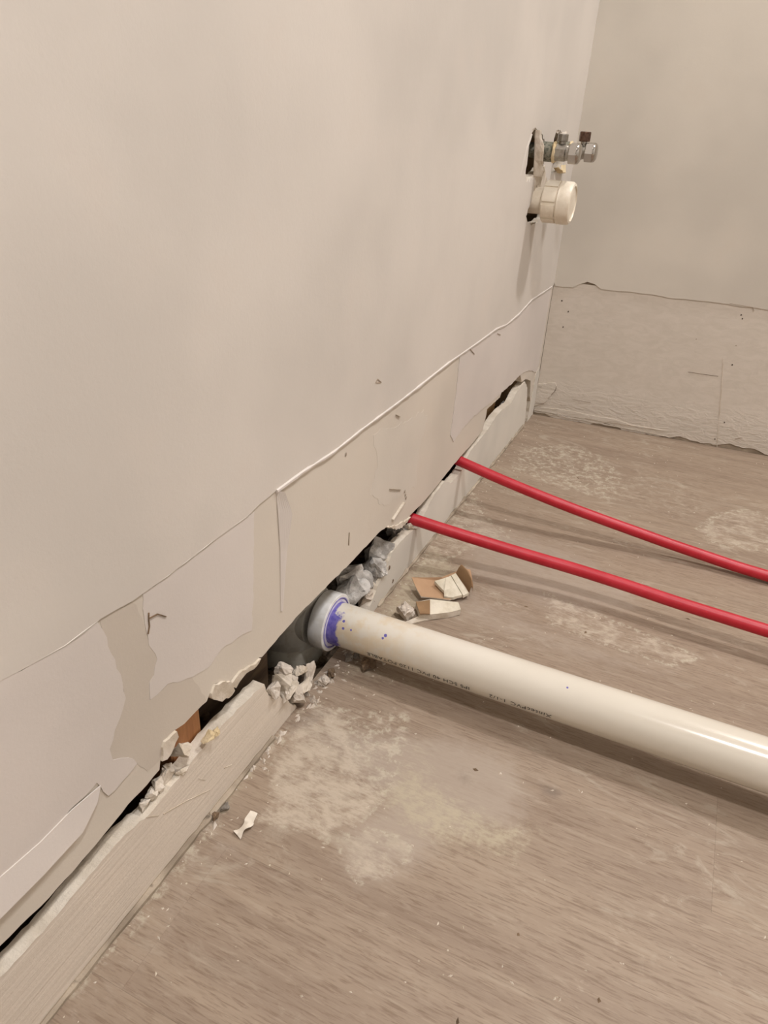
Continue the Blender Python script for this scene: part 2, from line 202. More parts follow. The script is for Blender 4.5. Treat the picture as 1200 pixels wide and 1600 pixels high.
def rough_line(pts, amp, step, seed, closed=False):
    """points along a traced line, with small torn-looking irregularities across it"""
    rnd = random.Random(seed)
    out = []
    n = len(pts)
    for i in range(n if closed else n - 1):
        a = Vector(pts[i]); b = Vector(pts[(i + 1) % n])
        d = b - a
        L = d.length
        k = max(1, int(L / step))
        nrm = Vector((-d[1], d[0])) / max(L, 1e-9)
        for j in range(k):
            f = j / k
            q = a + d * f
            if j:
                q = q + nrm * rnd.uniform(-amp, amp)
            out.append((q[0], q[1]))
    if not closed:
        out.append(tuple(pts[-1]))
    return out

def slab(name, outer, holes, lo, hi, mats, parent=None, wrap=None, hi_fn=None):
    """flat sheet with a free outline: (a, b) in the wall's plane, thickness lo..hi along its normal (+x).
    mats[0] on the faces, mats[1] on the cut edges."""
    loops = [outer] + list(holes)
    pts, edges = [], []
    for lp in loops:
        s = len(pts)
        pts += [Vector(p) for p in lp]
        edges += [(s + i, s + (i + 1) % len(lp)) for i in range(len(lp))]
    v2, e2, f2, _, _, _ = geometry.delaunay_2d_cdt(pts, edges, [], 0, 1e-6)
    def inside(f):
        cx = sum(v2[i][0] for i in f) / len(f); cy = sum(v2[i][1] for i in f) / len(f)
        k = False
        for lp in loops:
            for (x1, y1), (x2, y2) in zip(lp, list(lp[1:]) + [lp[0]]):
                if (y1 > cy) != (y2 > cy) and cx < (x2 - x1) * (cy - y1) / (y2 - y1) + x1:
                    k = not k
        return k
    f2 = [f for f in f2 if inside(f)]
    bm = bmesh.new()
    wr = wrap or (lambda x, a, b: (x, a, b))
    hf = hi_fn or (lambda a, b: hi)
    front = [bm.verts.new(wr(hf(p[0], p[1]), p[0], p[1])) for p in v2]
    back = [bm.verts.new(wr(lo, p[0], p[1])) for p in v2]
    cnt = {}
    for f in f2:
        f = list(f)
        area = sum(v2[f[i]][0] * v2[f[(i + 1) % len(f)]][1] - v2[f[(i + 1) % len(f)]][0] * v2[f[i]][1] for i in range(len(f)))
        if area < 0:
            f.reverse()
        try:
            bm.faces.new([front[i] for i in f]).material_index = 0
            bm.faces.new([back[i] for i in reversed(f)]).material_index = 0
        except ValueError:
            continue
        for i in range(len(f)):
            cnt[(f[i], f[(i + 1) % len(f)])] = 1
    em = 1 if isinstance(mats, (list, tuple)) and len(mats) > 1 else 0
    for (a, b) in list(cnt):
        if (b, a) not in cnt:
            try:
                bm.faces.new((front[b], front[a], back[a], back[b])).material_index = em
            except ValueError:
                pass
    return mesh_obj(name, bm, mats, parent)

def add_tube(bm, path, radius, seg=10, caps=True, jitter=0.0, seed=0):
    """tube along a list of points; radius may be a list"""
    rnd = random.Random(seed)
    P = [Vector(p) for p in path]
    rings = []
    up = Vector((0, 0, 1))
    for i, p in enumerate(P):
        d = (P[min(i + 1, len(P) - 1)] - P[max(i - 1, 0)]).normalized()
        u = up - d * up.dot(d)
        if u.length < 1e-4:
            u = Vector((1, 0, 0)) - d * d[0]
        u.normalize()
        w = d.cross(u)
        r = radius[i] if isinstance(radius, (list, tuple)) else radius
        rings.append([bm.verts.new(p + (u * math.cos(2 * PI * k / seg) + w * math.sin(2 * PI * k / seg)) * r * (1 + rnd.uniform(-jitter, jitter))) for k in range(seg)])
    for a, b in zip(rings, rings[1:]):
        for k in range(seg):
            bm.faces.new((a[k], a[(k + 1) % seg], b[(k + 1) % seg], b[k]))
    if caps:
        bm.faces.new(list(reversed(rings[0])))
        bm.faces.new(rings[-1])
    return rings

def add_lathe(bm, prof, mat=None, seg=40, ax='x', closed=False):
    """prof: (along axis, radius); open ends are capped where the radius is 0"""
    rings = []
    for x, r in prof:
        ring = []
        for k in range(seg):
            a = 2 * PI * k / seg
            if ax == 'x':
                p = (x, r * math.cos(a), r * math.sin(a))
            else:
                p = (r * math.cos(a), r * math.sin(a), x)
            ring.append(bm.verts.new(p))
        rings.append(ring)
    prs = list(zip(rings, rings[1:])) + ([(rings[-1], rings[0])] if closed else [])
    for a, b in prs:
        for k in range(seg):
            bm.faces.new((a[k], b[k], b[(k + 1) % seg], a[(k + 1) % seg]))
    if not closed:
        bm.faces.new(rings[0])
        bm.faces.new(list(reversed(rings[-1])))
    bmesh.ops.recalc_face_normals(bm, faces=bm.faces)
    return rings

def add_box(bm, lo, hi):
    vs = [bm.verts.new((x, y, z)) for x in (lo[0], hi[0]) for y in (lo[1], hi[1]) for z in (lo[2], hi[2])]
    for f in ((0, 1, 3, 2), (4, 6, 7, 5), (0, 4, 5, 1), (2, 3, 7, 6), (0, 2, 6, 4), (1, 5, 7, 3)):
        bm.faces.new([vs[i] for i in f])
    return vs

def chunk_bm(size, seed, rough=0.12, pts=11):
    """a broken, angular lump"""
    rnd = random.Random(seed)
    src = bmesh.new()
    for _ in range(pts):
        v = Vector((rnd.gauss(0, 1), rnd.gauss(0, 1), rnd.gauss(0, 1))).normalized()
        src.verts.new((v[0] * size[0] / 2, v[1] * size[1] / 2, v[2] * size[2] / 2))
    bmesh.ops.convex_hull(src, input=src.verts)
    bm = bmesh.new()
    keep = {}
    for f in src.faces:
        bm.faces.new([keep.setdefault(v, None) or keep.__setitem__(v, bm.verts.new(v.co)) or keep[v] for v in f.verts])
    src.free()
    for _ in range(2):
        bmesh.ops.subdivide_edges(bm, edges=list(bm.edges), cuts=1, use_grid_fill=True)
    bmesh.ops.triangulate(bm, faces=bm.faces)
    m = min(size)
    off = Vector((seed * 1.7, seed * 0.37, 3.1))
    for v in bm.verts:
        q = v.co + off * m
        n = noise.noise(q / m * 2.4) + 0.6 * noise.noise(q / m * 7) + 0.3 * noise.noise(q / m * 16)
        v.co += v.co.normalized() * n * m * rough
    return bm

# ---------------------------------------------------------------- materials
def paint_mat(name, col, rough=0.55, streak=None, peel=0.16, tone=0.05, edge=False):
    t = NT(name)
    p = t.pos()
    big = t.noise(p, 3.5, 3)
    mid = t.noise(p, 14.0, 4)
    fine = t.noise(p, 420.0, 3)
    c = Vector(col[:3])
    lo = tuple(c * (1 - tone * 1.6)) + (1,)
    hi = tuple(c * (1 + tone)) + (1,)
    warm = (col[0] * 0.96, col[1] * 0.90, col[2] * 0.86, 1)
    colr = t.mix(t.step(big, 0.35, 0.65), lo, hi)
    colr = t.mix(t.step(mid, 0.52, 0.8, 0.0, 0.2), colr, warm)
    nrm = t.bump(t.noise(p, 26.0, 3), 0.10, 0.004)
    nrm = t.bump(fine, peel, 0.0006, nrm)
    if streak:
        s = t.noise(t.scale(p, streak), 1.0, 5, 0.6)
        colr = t.mix(t.step(s, 0.35, 0.7, 0.0, 0.5), colr, (col[0] * 0.84, col[1] * 0.83, col[2] * 0.81, 1))
        nrm = t.bump(s, 0.5, 0.0012, nrm)
    return t.out(colr, rough, nrm)

M_PAINT = paint_mat('wall_paint', srgb(214, 207, 198))
M_PAINT_LOW = paint_mat('skim_paint', srgb(216, 208, 201))
M_SMEAR = paint_mat('thin_filler', srgb(212, 204, 192), 0.7)
M_BARE = paint_mat('bare_board', srgb(211, 202, 189), 0.7)
M_STAINED = paint_mat('stained_board', srgb(202, 192, 179), 0.75, tone=0.04)
M_STRIP = paint_mat('brushed_paint', srgb(224, 213, 199), 0.6, streak=(60.0, 5.0, 330.0), tone=0.07)
M_STRIP2 = paint_mat('strip_paint', srgb(220, 215, 205), 0.6, tone=0.08)
M_BACK = paint_mat('far_wall_paint', srgb(210, 203, 191), tone=0.05)
M_BACK_SKIM = paint_mat('far_wall_skim', srgb(213, 204, 192), 0.7, streak=(12.0, 12.0, 40.0), tone=0.05)
def far_skim():
    t = NT('far_wall_skim')
    p = t.pos()
    z = t.n('SeparateXYZ', Vector=p).outputs[2]
    a = t.noise(t.scale(p, (30.0, 30.0, 85.0)), 1.0, 6, 0.65, 1.2)
    fine = t.noise(p, 420.0, 3)
    lowm = t.step(z, 0.03, 0.10, 1.0, 0.0)
    col = t.mix(t.step(a, 0.3, 0.7), srgb(207, 198, 185), srgb(216, 207, 195))
    col = t.mix(t.math('MULTIPLY', lowm, t.step(a, 0.58, 0.72, 0.0, 0.55)), col, srgb(176, 164, 146))
    nrm = t.bump(t.math('MULTIPLY', a, t.math('ADD', lowm, 0.06)), 0.65, 0.005)
    return t.out(col, 0.7, t.bump(fine, 0.2, 0.0006, nrm))
M_BACK_SKIM = far_skim()
M_ROOM = paint_mat('room_paint', srgb(224, 222, 218))

def plaster_mat(name, c1, c2, sc=120.0, dist=0.002, rough=0.9, strength=0.6, dark=None):
    t = NT(name)
    p = t.pos()
    a = t.noise(p, sc, 5, 0.65)
    b = t.noise(p, sc * 0.3, 3)
    col = t.mix(t.step(b, 0.35, 0.65), c1, c2)
    if dark:
        col = t.mix(t.step(a, 0.6, 0.72), col, dark)
    return t.out(col, rough, t.bump(a, strength, dist))

M_GYPSUM = plaster_mat('gypsum_edge', srgb(226, 216, 200), srgb(208, 196, 178))
M_PLASTER = plaster_mat('broken_plaster', srgb(222, 212, 198), srgb(198, 185, 166), 160)
M_PLASTER_PALE = plaster_mat('pale_plaster', srgb(214, 204, 192), srgb(192, 180, 166), 160, dark=srgb(150, 138, 122))
M_MORTAR = plaster_mat('grey_mortar', srgb(206, 202, 196), srgb(150, 145, 138), 190, 0.003, dark=srgb(100, 95, 88))
M_MORTAR_DARK = plaster_mat('dark_mortar', srgb(158, 151, 142), srgb(106, 99, 90), 170, 0.003, dark=srgb(60, 55, 50))
M_YELLOW = plaster_mat('yellow_plaster', srgb(226, 208, 172), srgb(206, 184, 142), 140)
M_DIRT = plaster_mat('cavity_dirt', srgb(104, 88, 70), srgb(66, 54, 42), 90, 0.004, dark=srgb(40, 32, 26))
M_CAULK = plaster_mat('old_caulk', srgb(182, 168, 149), srgb(136, 123, 106), 60, 0.002, 0.8, dark=srgb(108, 97, 83))
M_BROWN = plaster_mat('brown_lump', srgb(138, 116, 92), srgb(96, 78, 60), 200, dark=srgb(70, 56, 44))
M_CAVITY = plaster_mat('cavity_board', srgb(112, 100, 86), srgb(84, 74, 64), 30, 0.001)
M_KRAFT = plaster_mat('kraft_paper', srgb(190, 155, 122), srgb(176, 141, 108), 70, 0.0006, 0.8, 0.3)
M_KRAFT_DARK = plaster_mat('kraft_paper_worn', srgb(166, 132, 96), srgb(142, 112, 80), 70, 0.0006, 0.85, 0.3)
M_CHIP = plaster_mat('scrap_plaster', srgb(228, 220, 202), srgb(206, 196, 174), 150, 0.0012)
M_PEEL = plaster_mat('paint_peel', srgb(236, 228, 214), srgb(226, 216, 200), 200, 0.0004, 0.6, 0.3)
M_HOLE = NT('nail_hole_shade').out(srgb(70, 58, 46), 0.9)  # dark colour standing in for the shade inside the small dents
M_PENCIL = NT('pencil_grey').out(srgb(160, 144, 126), 0.8)

def wood_mat(name, c1, c2, axis=(1, 1, 1), rough=0.6):
    t = NT(name)
    p = t.scale(t.pos(), axis)
    a = t.noise(p, 1.0, 5, 0.6, 0.4)
    col = t.mix(t.step(a, 0.35, 0.68), c1, c2)
    return t.out(col, rough, t.bump(a, 0.3, 0.001))
M_STUD = wood_mat('stud_wood', srgb(196, 140, 92), srgb(158, 106, 66), (90, 90, 9))
M_TAN = wood_mat('pale_stud_wood', srgb(208, 176, 132), srgb(176, 142, 100), (90, 90, 9))
M_DARKWOOD = wood_mat('dark_board', srgb(112, 94, 76), srgb(76, 62, 48), (20, 12, 60))

def floor_mat():
    fs = lambda r, g, b: srgb(r * 0.918, g * 0.938, b * 0.94)
    t = NT('oak_floor')
    p = t.pos()
    rnd = t.n('ObjectInfo').outputs['Random']
    shift = t.n('CombineXYZ', X=t.math('MULTIPLY', rnd, 7.0), Y=t.math('MULTIPLY', rnd, 3.0), Z=rnd).outputs[0]
    q = t.n('VectorMath', _operation='ADD', i0=p, i1=shift).outputs[0]
    g1 = t.noise(t.scale(q, (13.0, 190.0, 1.0)), 1.0, 5, 0.62, 0.5)
    g2 = t.noise(t.scale(q, (46.0, 560.0, 1.0)), 1.0, 4, 0.6, 0.2)
    g4 = t.noise(t.scale(q, (52.0, 330.0, 1.0)), 1.0, 3, 0.6, 0.3)
    g3 = t.noise(t.scale(q, (2.2, 22.0, 1.0)), 1.0, 3, 0.5, 0.8)
    col = t.mix(t.step(g3, 0.3, 0.7), fs(160, 138, 120), fs(176, 154, 134))
    col = t.mix(t.step(g1, 0.50, 0.70, 0.0, 0.55), col, fs(142, 120, 102))
    col = t.mix(t.step(g1, 0.30, 0.46, 0.45, 0.0), col, fs(188, 168, 148))
    col = t.mix(t.step(g2, 0.50, 0.68, 0.0, 0.62), col, fs(130, 106, 88))
    col = t.mix(t.step(g4, 0.55, 0.70, 0.0, 0.45), col, fs(128, 104, 86))
    col = t.mix(t.step(g4, 0.28, 0.42, 0.35, 0.0), col, fs(192, 172, 152))
    col = t.mix(t.step(rnd, 0.0, 1.0, 0.0, 0.16), col, fs(150, 128, 108))
    # plaster dust, sawdust and rubbed-in film lying on the boards
    at = t.n('Attribute', _attribute_name='soil')
    sep = t.n('SeparateColor', Color=at.outputs['Color'])
    n1 = t.noise(t.scale(p, (1.0, 1.5, 1.0)), 38.0, 7, 0.68, 0.3)
    n2 = t.noise(t.scale(p, (0.55, 1.7, 1.0)), 190.0, 5, 0.7)
    n3 = t.noise(p, 90.0, 6, 0.7)
    nn = t.math('ADD', t.math('MULTIPLY', n1, 0.9), t.math('MULTIPLY', n2, 0.6))
    film = t.step(t.math('ADD', sep.outputs[2], t.math('SUBTRACT', nn, 0.75)), 0.15, 0.95, 0.0, 0.75)
    col = t.mix(film, col, fs(186, 168, 153))
    saw = t.step(t.math('ADD', sep.outputs[1], t.math('MULTIPLY', t.math('SUBTRACT', t.math('ADD', t.math('MULTIPLY', n3, 0.8), t.math('MULTIPLY', n2, 0.6)), 0.7), 2.4)), 0.30, 1.25, 0.0, 0.70)
    col = t.mix(saw, col, fs(204, 188, 162))
    dv = t.math('ADD', sep.outputs[0], t.math('MULTIPLY', t.math('SUBTRACT', t.math('ADD', t.math('MULTIPLY', n1, 1.25), t.math('MULTIPLY', n2, 0.6)), 0.98), 2.4))
    dust = t.step(dv, 0.25, 1.25, 0.0, 0.80)
    col = t.mix(dust, col, fs(214, 196, 177))
    rim = t.math('MULTIPLY', t.math('MULTIPLY', t.step(sep.outputs[0], 0.30, 0.45), t.step(sep.outputs[0], 0.50, 0.80, 1.0, 0.0)), t.step(n3, 0.48, 0.62, 0.0, 0.6))
    col = t.mix(rim, col, fs(216, 203, 182))
    wisp = t.noise(t.scale(p, (9.0, 26.0, 1.0)), 1.0, 6, 0.72, 2.2)
    wp = t.math('MULTIPLY', t.step(wisp, 0.52, 0.66), t.step(t.noise(p, 5.5, 3), 0.40, 0.62, 0.10, 0.55))
    col = t.mix(wp, col, fs(196, 180, 161))
    smudge = t.step(t.math('ADD', t.math('SUBTRACT', 1.0, at.outputs['Alpha']), t.math('MULTIPLY', t.math('SUBTRACT', n3, 0.5), 0.9)), 0.25, 0.9, 0.0, 0.6)
    col = t.mix(smudge, col, fs(122, 106, 96))
    # a thin scatter of pale specks everywhere
    sp = t.n('TexVoronoi', Vector=p, Scale=62.0)
    spk = t.math('MULTIPLY', t.step(sp.outputs['Distance'], 0.03, 0.07, 1.0, 0.0), t.step(t.noise(p, 11.0, 3), 0.52, 0.62))
    col = t.mix(t.math('MULTIPLY', spk, 0.8), col, fs(222, 208, 186))
    nrm = t.bump(g2, 0.25, 0.0004)
    nrm = t.bump(t.math('ADD', t.math('MULTIPLY', dust, n2), t.math('MULTIPLY', saw, n3)), 0.6, 0.0008, nrm)
    rough = t.step(dust, 0.0, 1.0, 0.55, 0.9)
    return t.out(col, rough, nrm, Specular__IOR__Level=0.35)
M_FLOOR = floor_mat()
M_SUB = NT('subfloor').out(srgb(92, 74, 58), 0.9)

def pvc_mat():
    t = NT('white_pvc')
    p = t.obj()          # x runs along the pipe from the wall
    sx = t.n('SeparateXYZ', Vector=p)
    n = t.noise(p, 60.0, 4, 0.6)
    n_f = t.noise(p, 170.0, 4, 0.7)
    col = t.mix(t.step(t.noise(t.scale(p, (4, 12, 12)), 1.0, 3), 0.35, 0.7), srgb(221, 215, 203), srgb(213, 206, 192))
    # rubbed-in dust near the wall end
    near = t.step(sx.outputs[0], 0.02, 0.15, 1.0, 0.0)
    col = t.mix(t.math('MULTIPLY', near, t.step(n, 0.40, 0.62, 0.0, 0.65)), col, srgb(212, 192, 160))
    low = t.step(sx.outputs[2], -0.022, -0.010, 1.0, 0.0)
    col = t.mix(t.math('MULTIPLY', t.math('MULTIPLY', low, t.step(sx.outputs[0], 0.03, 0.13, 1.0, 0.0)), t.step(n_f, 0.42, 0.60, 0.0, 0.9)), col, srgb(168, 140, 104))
    # purple primer smeared round the joint, and drops of it
    edge = t.math('ADD', sx.outputs[0], t.math('MULTIPLY', t.math('SUBTRACT', n, 0.5), 0.020))
    side = t.math('ADD', t.math('MULTIPLY', sx.outputs[1], -1.0), t.math('MULTIPLY', sx.outputs[2], -0.12))
    band = t.math('MULTIPLY', t.step(edge, 0.004, 0.0075, 1.0, 0.0), t.step(t.math('ADD', side, t.math('MULTIPLY', t.math('SUBTRACT', n_f, 0.5), 0.03)), 0.004, 0.010, 0.0, 1.0))
    ringp = t.step(t.math('ADD', sx.outputs[0], t.math('MULTIPLY', n_f, 0.004)), -0.003, -0.001, 1.0, 0.0)
    m = t.math('MAXIMUM', band, ringp)
    for c, r in PRIMER_DROPS:
        d = t.n('VectorMath', _operation='DISTANCE', i0=p, i1=c).outputs['Value']
        d = t.math('ADD', d, t.math('MULTIPLY', t.math('SUBTRACT', n_f, 0.5), r * 1.2))
        m = t.math('MAXIMUM', m, t.step(d, r * 0.8, r * 1.15, 1.0, 0.0))
    col = t.mix(m, col, t.mix(t.step(n_f, 0.3, 0.7), srgb(92, 84, 168), srgb(126, 118, 186)))
    return t.out(col, t.step(sx.outputs[0], 0.05, 0.4, 0.25, 0.16), t.bump(n, 0.04, 0.0008), Specular__IOR__Level=0.5)

def simple(name, col, rough, metal=0.0, noise_amt=0.0, col2=None, sc=200.0, bump=0.0):
    t = NT(name)
    c = col
    nrm = None
    if col2 is not None:
        n = t.noise(t.pos(), sc, 4, 0.65)
        c = t.mix(t.step(n, 0.42, 0.62), col, col2)
        if bump:
            nrm = t.bump(n, bump, 0.0008)
    return t.out(c, rough, nrm, Metallic=metal)

M_RED = simple('red_plastic', srgb(182, 24, 42), 0.42, col2=srgb(190, 36, 52), sc=30.0)
M_COUPLING = simple('coupling_white', srgb(232, 232, 230), 0.4, col2=srgb(214, 212, 206), sc=40.0)
M_PRIMER = simple('primer_ring', srgb(104, 96, 172), 0.4, col2=srgb(140, 134, 190), sc=90.0)
M_LAVENDER = simple('lavender_glue', srgb(222, 218, 230), 0.4, col2=srgb(190, 184, 216), sc=120.0)
M_GREY_PVC = simple('grey_pvc', srgb(186, 184, 176), 0.45, col2=srgb(172, 168, 158), sc=60.0)
M_GREY_PVC2 = simple('grey_pvc_pale', srgb(206, 204, 192), 0.5, col2=srgb(190, 184, 170), sc=60.0)
M_CHROME = simple('chrome', srgb(178, 173, 166), 0.14, 1.0)
M_SATIN = simple('satin_metal', srgb(168, 164, 156), 0.3, 1.0, col2=srgb(150, 145, 138), sc=120.0)
M_BRONZE = simple('brown_metal', srgb(112, 90, 78), 0.3, 1.0, col2=srgb(84, 66, 58), sc=300.0)
M_TARNISH = simple('tarnished_pipe', srgb(140, 138, 124), 0.6, 0.4, col2=srgb(94, 96, 82), sc=260.0, bump=0.4)
M_BORE = NT('dark_bore').out(srgb(26, 22, 20), 0.8)
M_TRAP = simple('trap_white', srgb(232, 222, 204), 0.4, col2=srgb(222, 210, 190), sc=40.0)
M_INK = NT('black_ink').out(srgb(42, 38, 36), 0.6)
M_LAMP_BODY = NT('lamp_trim').out(srgb(235, 232, 226), 0.5)

# ---------------------------------------------------------------- floor
floor_bm = bmesh.new()
add_box(floor_bm, (-0.006, Y_ROOM - 0.02, -0.05), (X_ROOM + 0.02, 0.12, -0.0125))
floor = mesh_obj('floor', floor_bm, M_SUB)
tag(floor, kind='structure')

def pip_dist(X, Y, poly):
    """signed distance (inside > 0) of many points to a polygon"""
    P = np.array(poly)
    inside = np.zeros(X.shape, bool)
    dmin = np.full(X.shape, 9.0)
    for i in range(len(P)):
        x1, y1 = P[i]; x2, y2 = P[(i + 1) % len(P)]
        cond = ((y1 > Y) != (y2 > Y))
        with np.errstate(divide='ignore', invalid='ignore'):
            xin = (x2 - x1) * (Y - y1) / (y2 - y1 + 1e-12) + x1
        inside ^= cond & (X < xin)
        dx, dy = x2 - x1, y2 - y1
        s = np.clip(((X - x1) * dx + (Y - y1) * dy) / (dx * dx + dy * dy + 1e-12), 0, 1)
        dmin = np.minimum(dmin, np.hypot(X - x1 - s * dx, Y - y1 - s * dy))
    return np.where(inside, dmin, -dmin)

def soil_at(X, Y):
    out = np.zeros(X.shape + (4,), np.float32)
    out[..., 3] = 1
    for ch, w, fe, poly in SOIL:
        d = pip_dist(X, Y, poly) / fe
        v = w * np.clip(0.5 + d * 0.5, 0, 1)
        if ch == 3:
            out[..., 3] = np.minimum(out[..., 3], 1 - v)
        else:
            out[..., ch] = np.maximum(out[..., ch], v)
    return out

PW = 0.1276
def plank(x0, x1, y0, y1):
    g = 0.00005
    xs = [x0 + g]
    fx = 0.56
    if x0 < fx:
        e = min(x1 - g, fx)
        k = max(1, int((e - x0) / 0.004))
        xs += [x0 + g + (e - x0 - g) * (i + 1) / k for i in range(k)]
        if x1 - g > fx:
            xs.append(x1 - g)
    else:
        xs.append(x1 - g)
    ny = int((y1 - y0) / 0.004) if (x0 < fx and y1 > -1.5) else 1
    ys = [y0 + g + (y1 - y0 - 2 * g) * i / ny for i in range(ny + 1)]
    X, Y = np.meshgrid(np.array(xs), np.array(ys))
    nx = len(xs)
    top = np.stack([X.ravel(), Y.ravel(), np.zeros(X.size)], 1)
    idx = np.arange(X.size).reshape(X.shape)
    faces = np.stack([idx[:-1, :-1].ravel(), idx[:-1, 1:].ravel(), idx[1:, 1:].ravel(), idx[1:, :-1].ravel()], 1).tolist()
    ring = list(idx[0, :]) + list(idx[1:, -1]) + list(idx[-1, -2::-1]) + list(idx[-2:0:-1, 0])
    base = X.size
    low = top[ring].copy(); low[:, 2] = -0.012
    V = np.concatenate([top, low])
    m = len(ring)
    for i in range(m):
        j = (i + 1) % m
        faces.append([int(ring[j]), int(ring[i]), base + i, base + j])
    me = bpy.data.meshes.new('plank')
    me.from_pydata(V.tolist(), [], faces)
    col = me.attributes.new('soil', 'FLOAT_COLOR', 'POINT')
    S = np.zeros((len(V), 4), np.float32)
    S[:, 3] = 1
    if x0 < fx and y1 > -1.5:
        S[:base] = soil_at(X, Y).reshape(-1, 4)
        S[np.nonzero(V[:, 0] > 0.57)[0], :3] = 0
    col.data.foreach_set('color', S.ravel())
    me.materials.append(M_FLOOR)
    o = bpy.data.objects.new('plank', me)
    o.parent = floor
    COL.objects.link(o)

XL = -0.006
rows = []
k0 = int(math.floor((Y_ROOM + 1.17) / PW))
for k in range(k0, 11):
    y0 = -1.17 + PW * k
    y1 = y0 + PW
    j = {-1: [0.0325, 1.25], 1: [0.4175, 1.62]}.get(k, [[0.86], [1.22], [0.66, 1.8], [1.05]][k % 4])
    e = [XL] + j + [X_ROOM]
    for a, b in zip(e, e[1:]):
        plank(a, b, max(y0, Y_ROOM), min(y1, 0.11))

# ---------------------------------------------------------------- the left wall, its broken foot and what lies behind it
edge = [(Y_ROOM, 0.107), (-1.9, 0.104), (-1.6, 0.107), (-1.45, 0.104)] + PANEL_EDGE[:-1] + [(-0.012, 0.002)]
edge = rough_line(edge, 0.0007, 0.006, 3)
outer = edge + [(0.0, 0.002), (0.0, H_ROOM), (Y_ROOM, H_ROOM)]
holes = [rough_line(h, 0.0016, 0.006, i + 11, True) for i, h in enumerate((HOLE1, HOLE2, HOLE3))]
wall_left = slab('wall_left', outer, holes, -T, 0.0, [M_BARE, M_GYPSUM])
tag(wall_left, kind='structure')

def strip(name, top, mat, seed):
    poly = rough_line(top, 0.0012, 0.005, seed)
    poly = [(top[0][0], 0.0005)] + poly + [(top[-1][0], 0.0005)]
    return slab(name, list(reversed(poly)), [], -T, 0.0, [mat, M_GYPSUM], wall_left)
strip('lower_board', [(Y_ROOM, 0.083), (-1.7, 0.082)] + STRIP_TOP_A, M_STRIP, 5)
strip('lower_board', [(-0.8225, 0.001)] + STRIP_TOP_B, M_STRIP2, 6)

# paint and filler skins, a millimetre or so proud of the board and torn along their edges
def skin(poly, thick, mat, seed, amp=0.0012, holes=(), step=0.006):
    return slab('paint_skin', rough_line(poly, amp, step, seed, True), holes, -0.0004, thick, [mat, mat], wall_left)
low = [(Y_ROOM, 0.275)] + UPPER_SKIN_LOW[1:]
lowr = rough_line(low, 0.0004, 0.012, 21)
grow = lambda h: [((p[0] - c[0]) * 1.09 + c[0], (p[1] - c[1]) * 1.06 + c[1]) for c in [(sum(q[0] for q in h) / len(h), sum(q[1] for q in h) / len(h))] for p in h]
slab('paint_skin', lowr + [(-0.0005, low[-1][1]), (-0.0005, H_ROOM), (Y_ROOM, H_ROOM)], [rough_line(grow(h), 0.003, 0.006, 31 + i, True) for i, h in enumerate((HOLE1, HOLE2, HOLE3))], -0.0004, 0.0011, [M_PAINT, M_PAINT], wall_left)
ll = [(Y_ROOM, 0.270), (Y_ROOM, 0.150)]
skin([(Y_ROOM, 0.272)] + SKIN_LL[1:-1] + [(Y_ROOM, 0.15)], 0.0009, M_PAINT_LOW, 41)
slab('stained_patch', rough_line(STAIN, 0.001, 0.006, 40, True), [], -0.0004, 0.0002, [M_STAINED, M_STAINED], wall_left)
skin(SKIN_MID, 0.0004, M_PAINT_LOW, 42)
skin(SKIN_R, 0.0008, M_PAINT_LOW, 43)
skin(SKIN_SMEAR, 0.0002, M_SMEAR, 44, 0.003)
skin(SMEAR1, 0.002, M_PLASTER, 45, 0.003)

# a lifted lip of paint low on the left, and the curl beside the fold
def ribbon(name, a, b, xa, xb, mat, thick=0.0008, seed=0, cuts=6, bulge=0.0):
    rnd = random.Random(seed)
    bm = bmesh.new()
    n = len(a)
    grid = []
    for i in range(n):
        row = []
        for j in range(cuts + 1):
            f = j / cuts
            y = a[i][0] * (1 - f) + b[i][0] * f
            z = a[i][1] * (1 - f) + b[i][1] * f
            x = xa[i] * (1 - f) + xb[i] * f + bulge * math.sin(PI * f)
            row.append((x, y, z))
        grid.append(row)
    for s in (0.0, -thick):
        vs = [[bm.verts.new((p[0] + s, p[1], p[2])) for p in r] for r in grid]
        for i in range(n - 1):
            for j in range(cuts):
                bm.faces.new((vs[i][j], vs[i + 1][j], vs[i + 1][j + 1], vs[i][j + 1]))
        if s == 0.0:
            first = vs
    for i in range(n - 1):
        for j in (0, cuts):
            bm.faces.new((first[i][j], first[i + 1][j], vs[i + 1][j], vs[i][j]))
    for i in (0, n - 1):
        for j in range(cuts):
            bm.faces.new((first[i][j], first[i][j + 1], vs[i][j + 1], vs[i][j]))
    bmesh.ops.recalc_face_normals(bm, faces=bm.faces)
    return mesh_obj(name, bm, mat, wall_left)
LT = [(-1.9, LIP_TOP[0][1])] + LIP_TOP
LB = [(-1.9, LIP_BOT[0][1])] + LIP_BOT
ribbon('paint_lip', LT, LB, [0.0016] * 6, [0.005, 0.005, 0.005, 0.0048, 0.0042, 0.0030], M_PAINT_LOW)
ribbon('paint_curl', FOLD, FOLD_R, [0.0005, 0.0012, 0.0010, 0.0006], [0.0055, 0.0065, 0.0026, 0.0008], M_PAINT_LOW, bulge=0.0006)

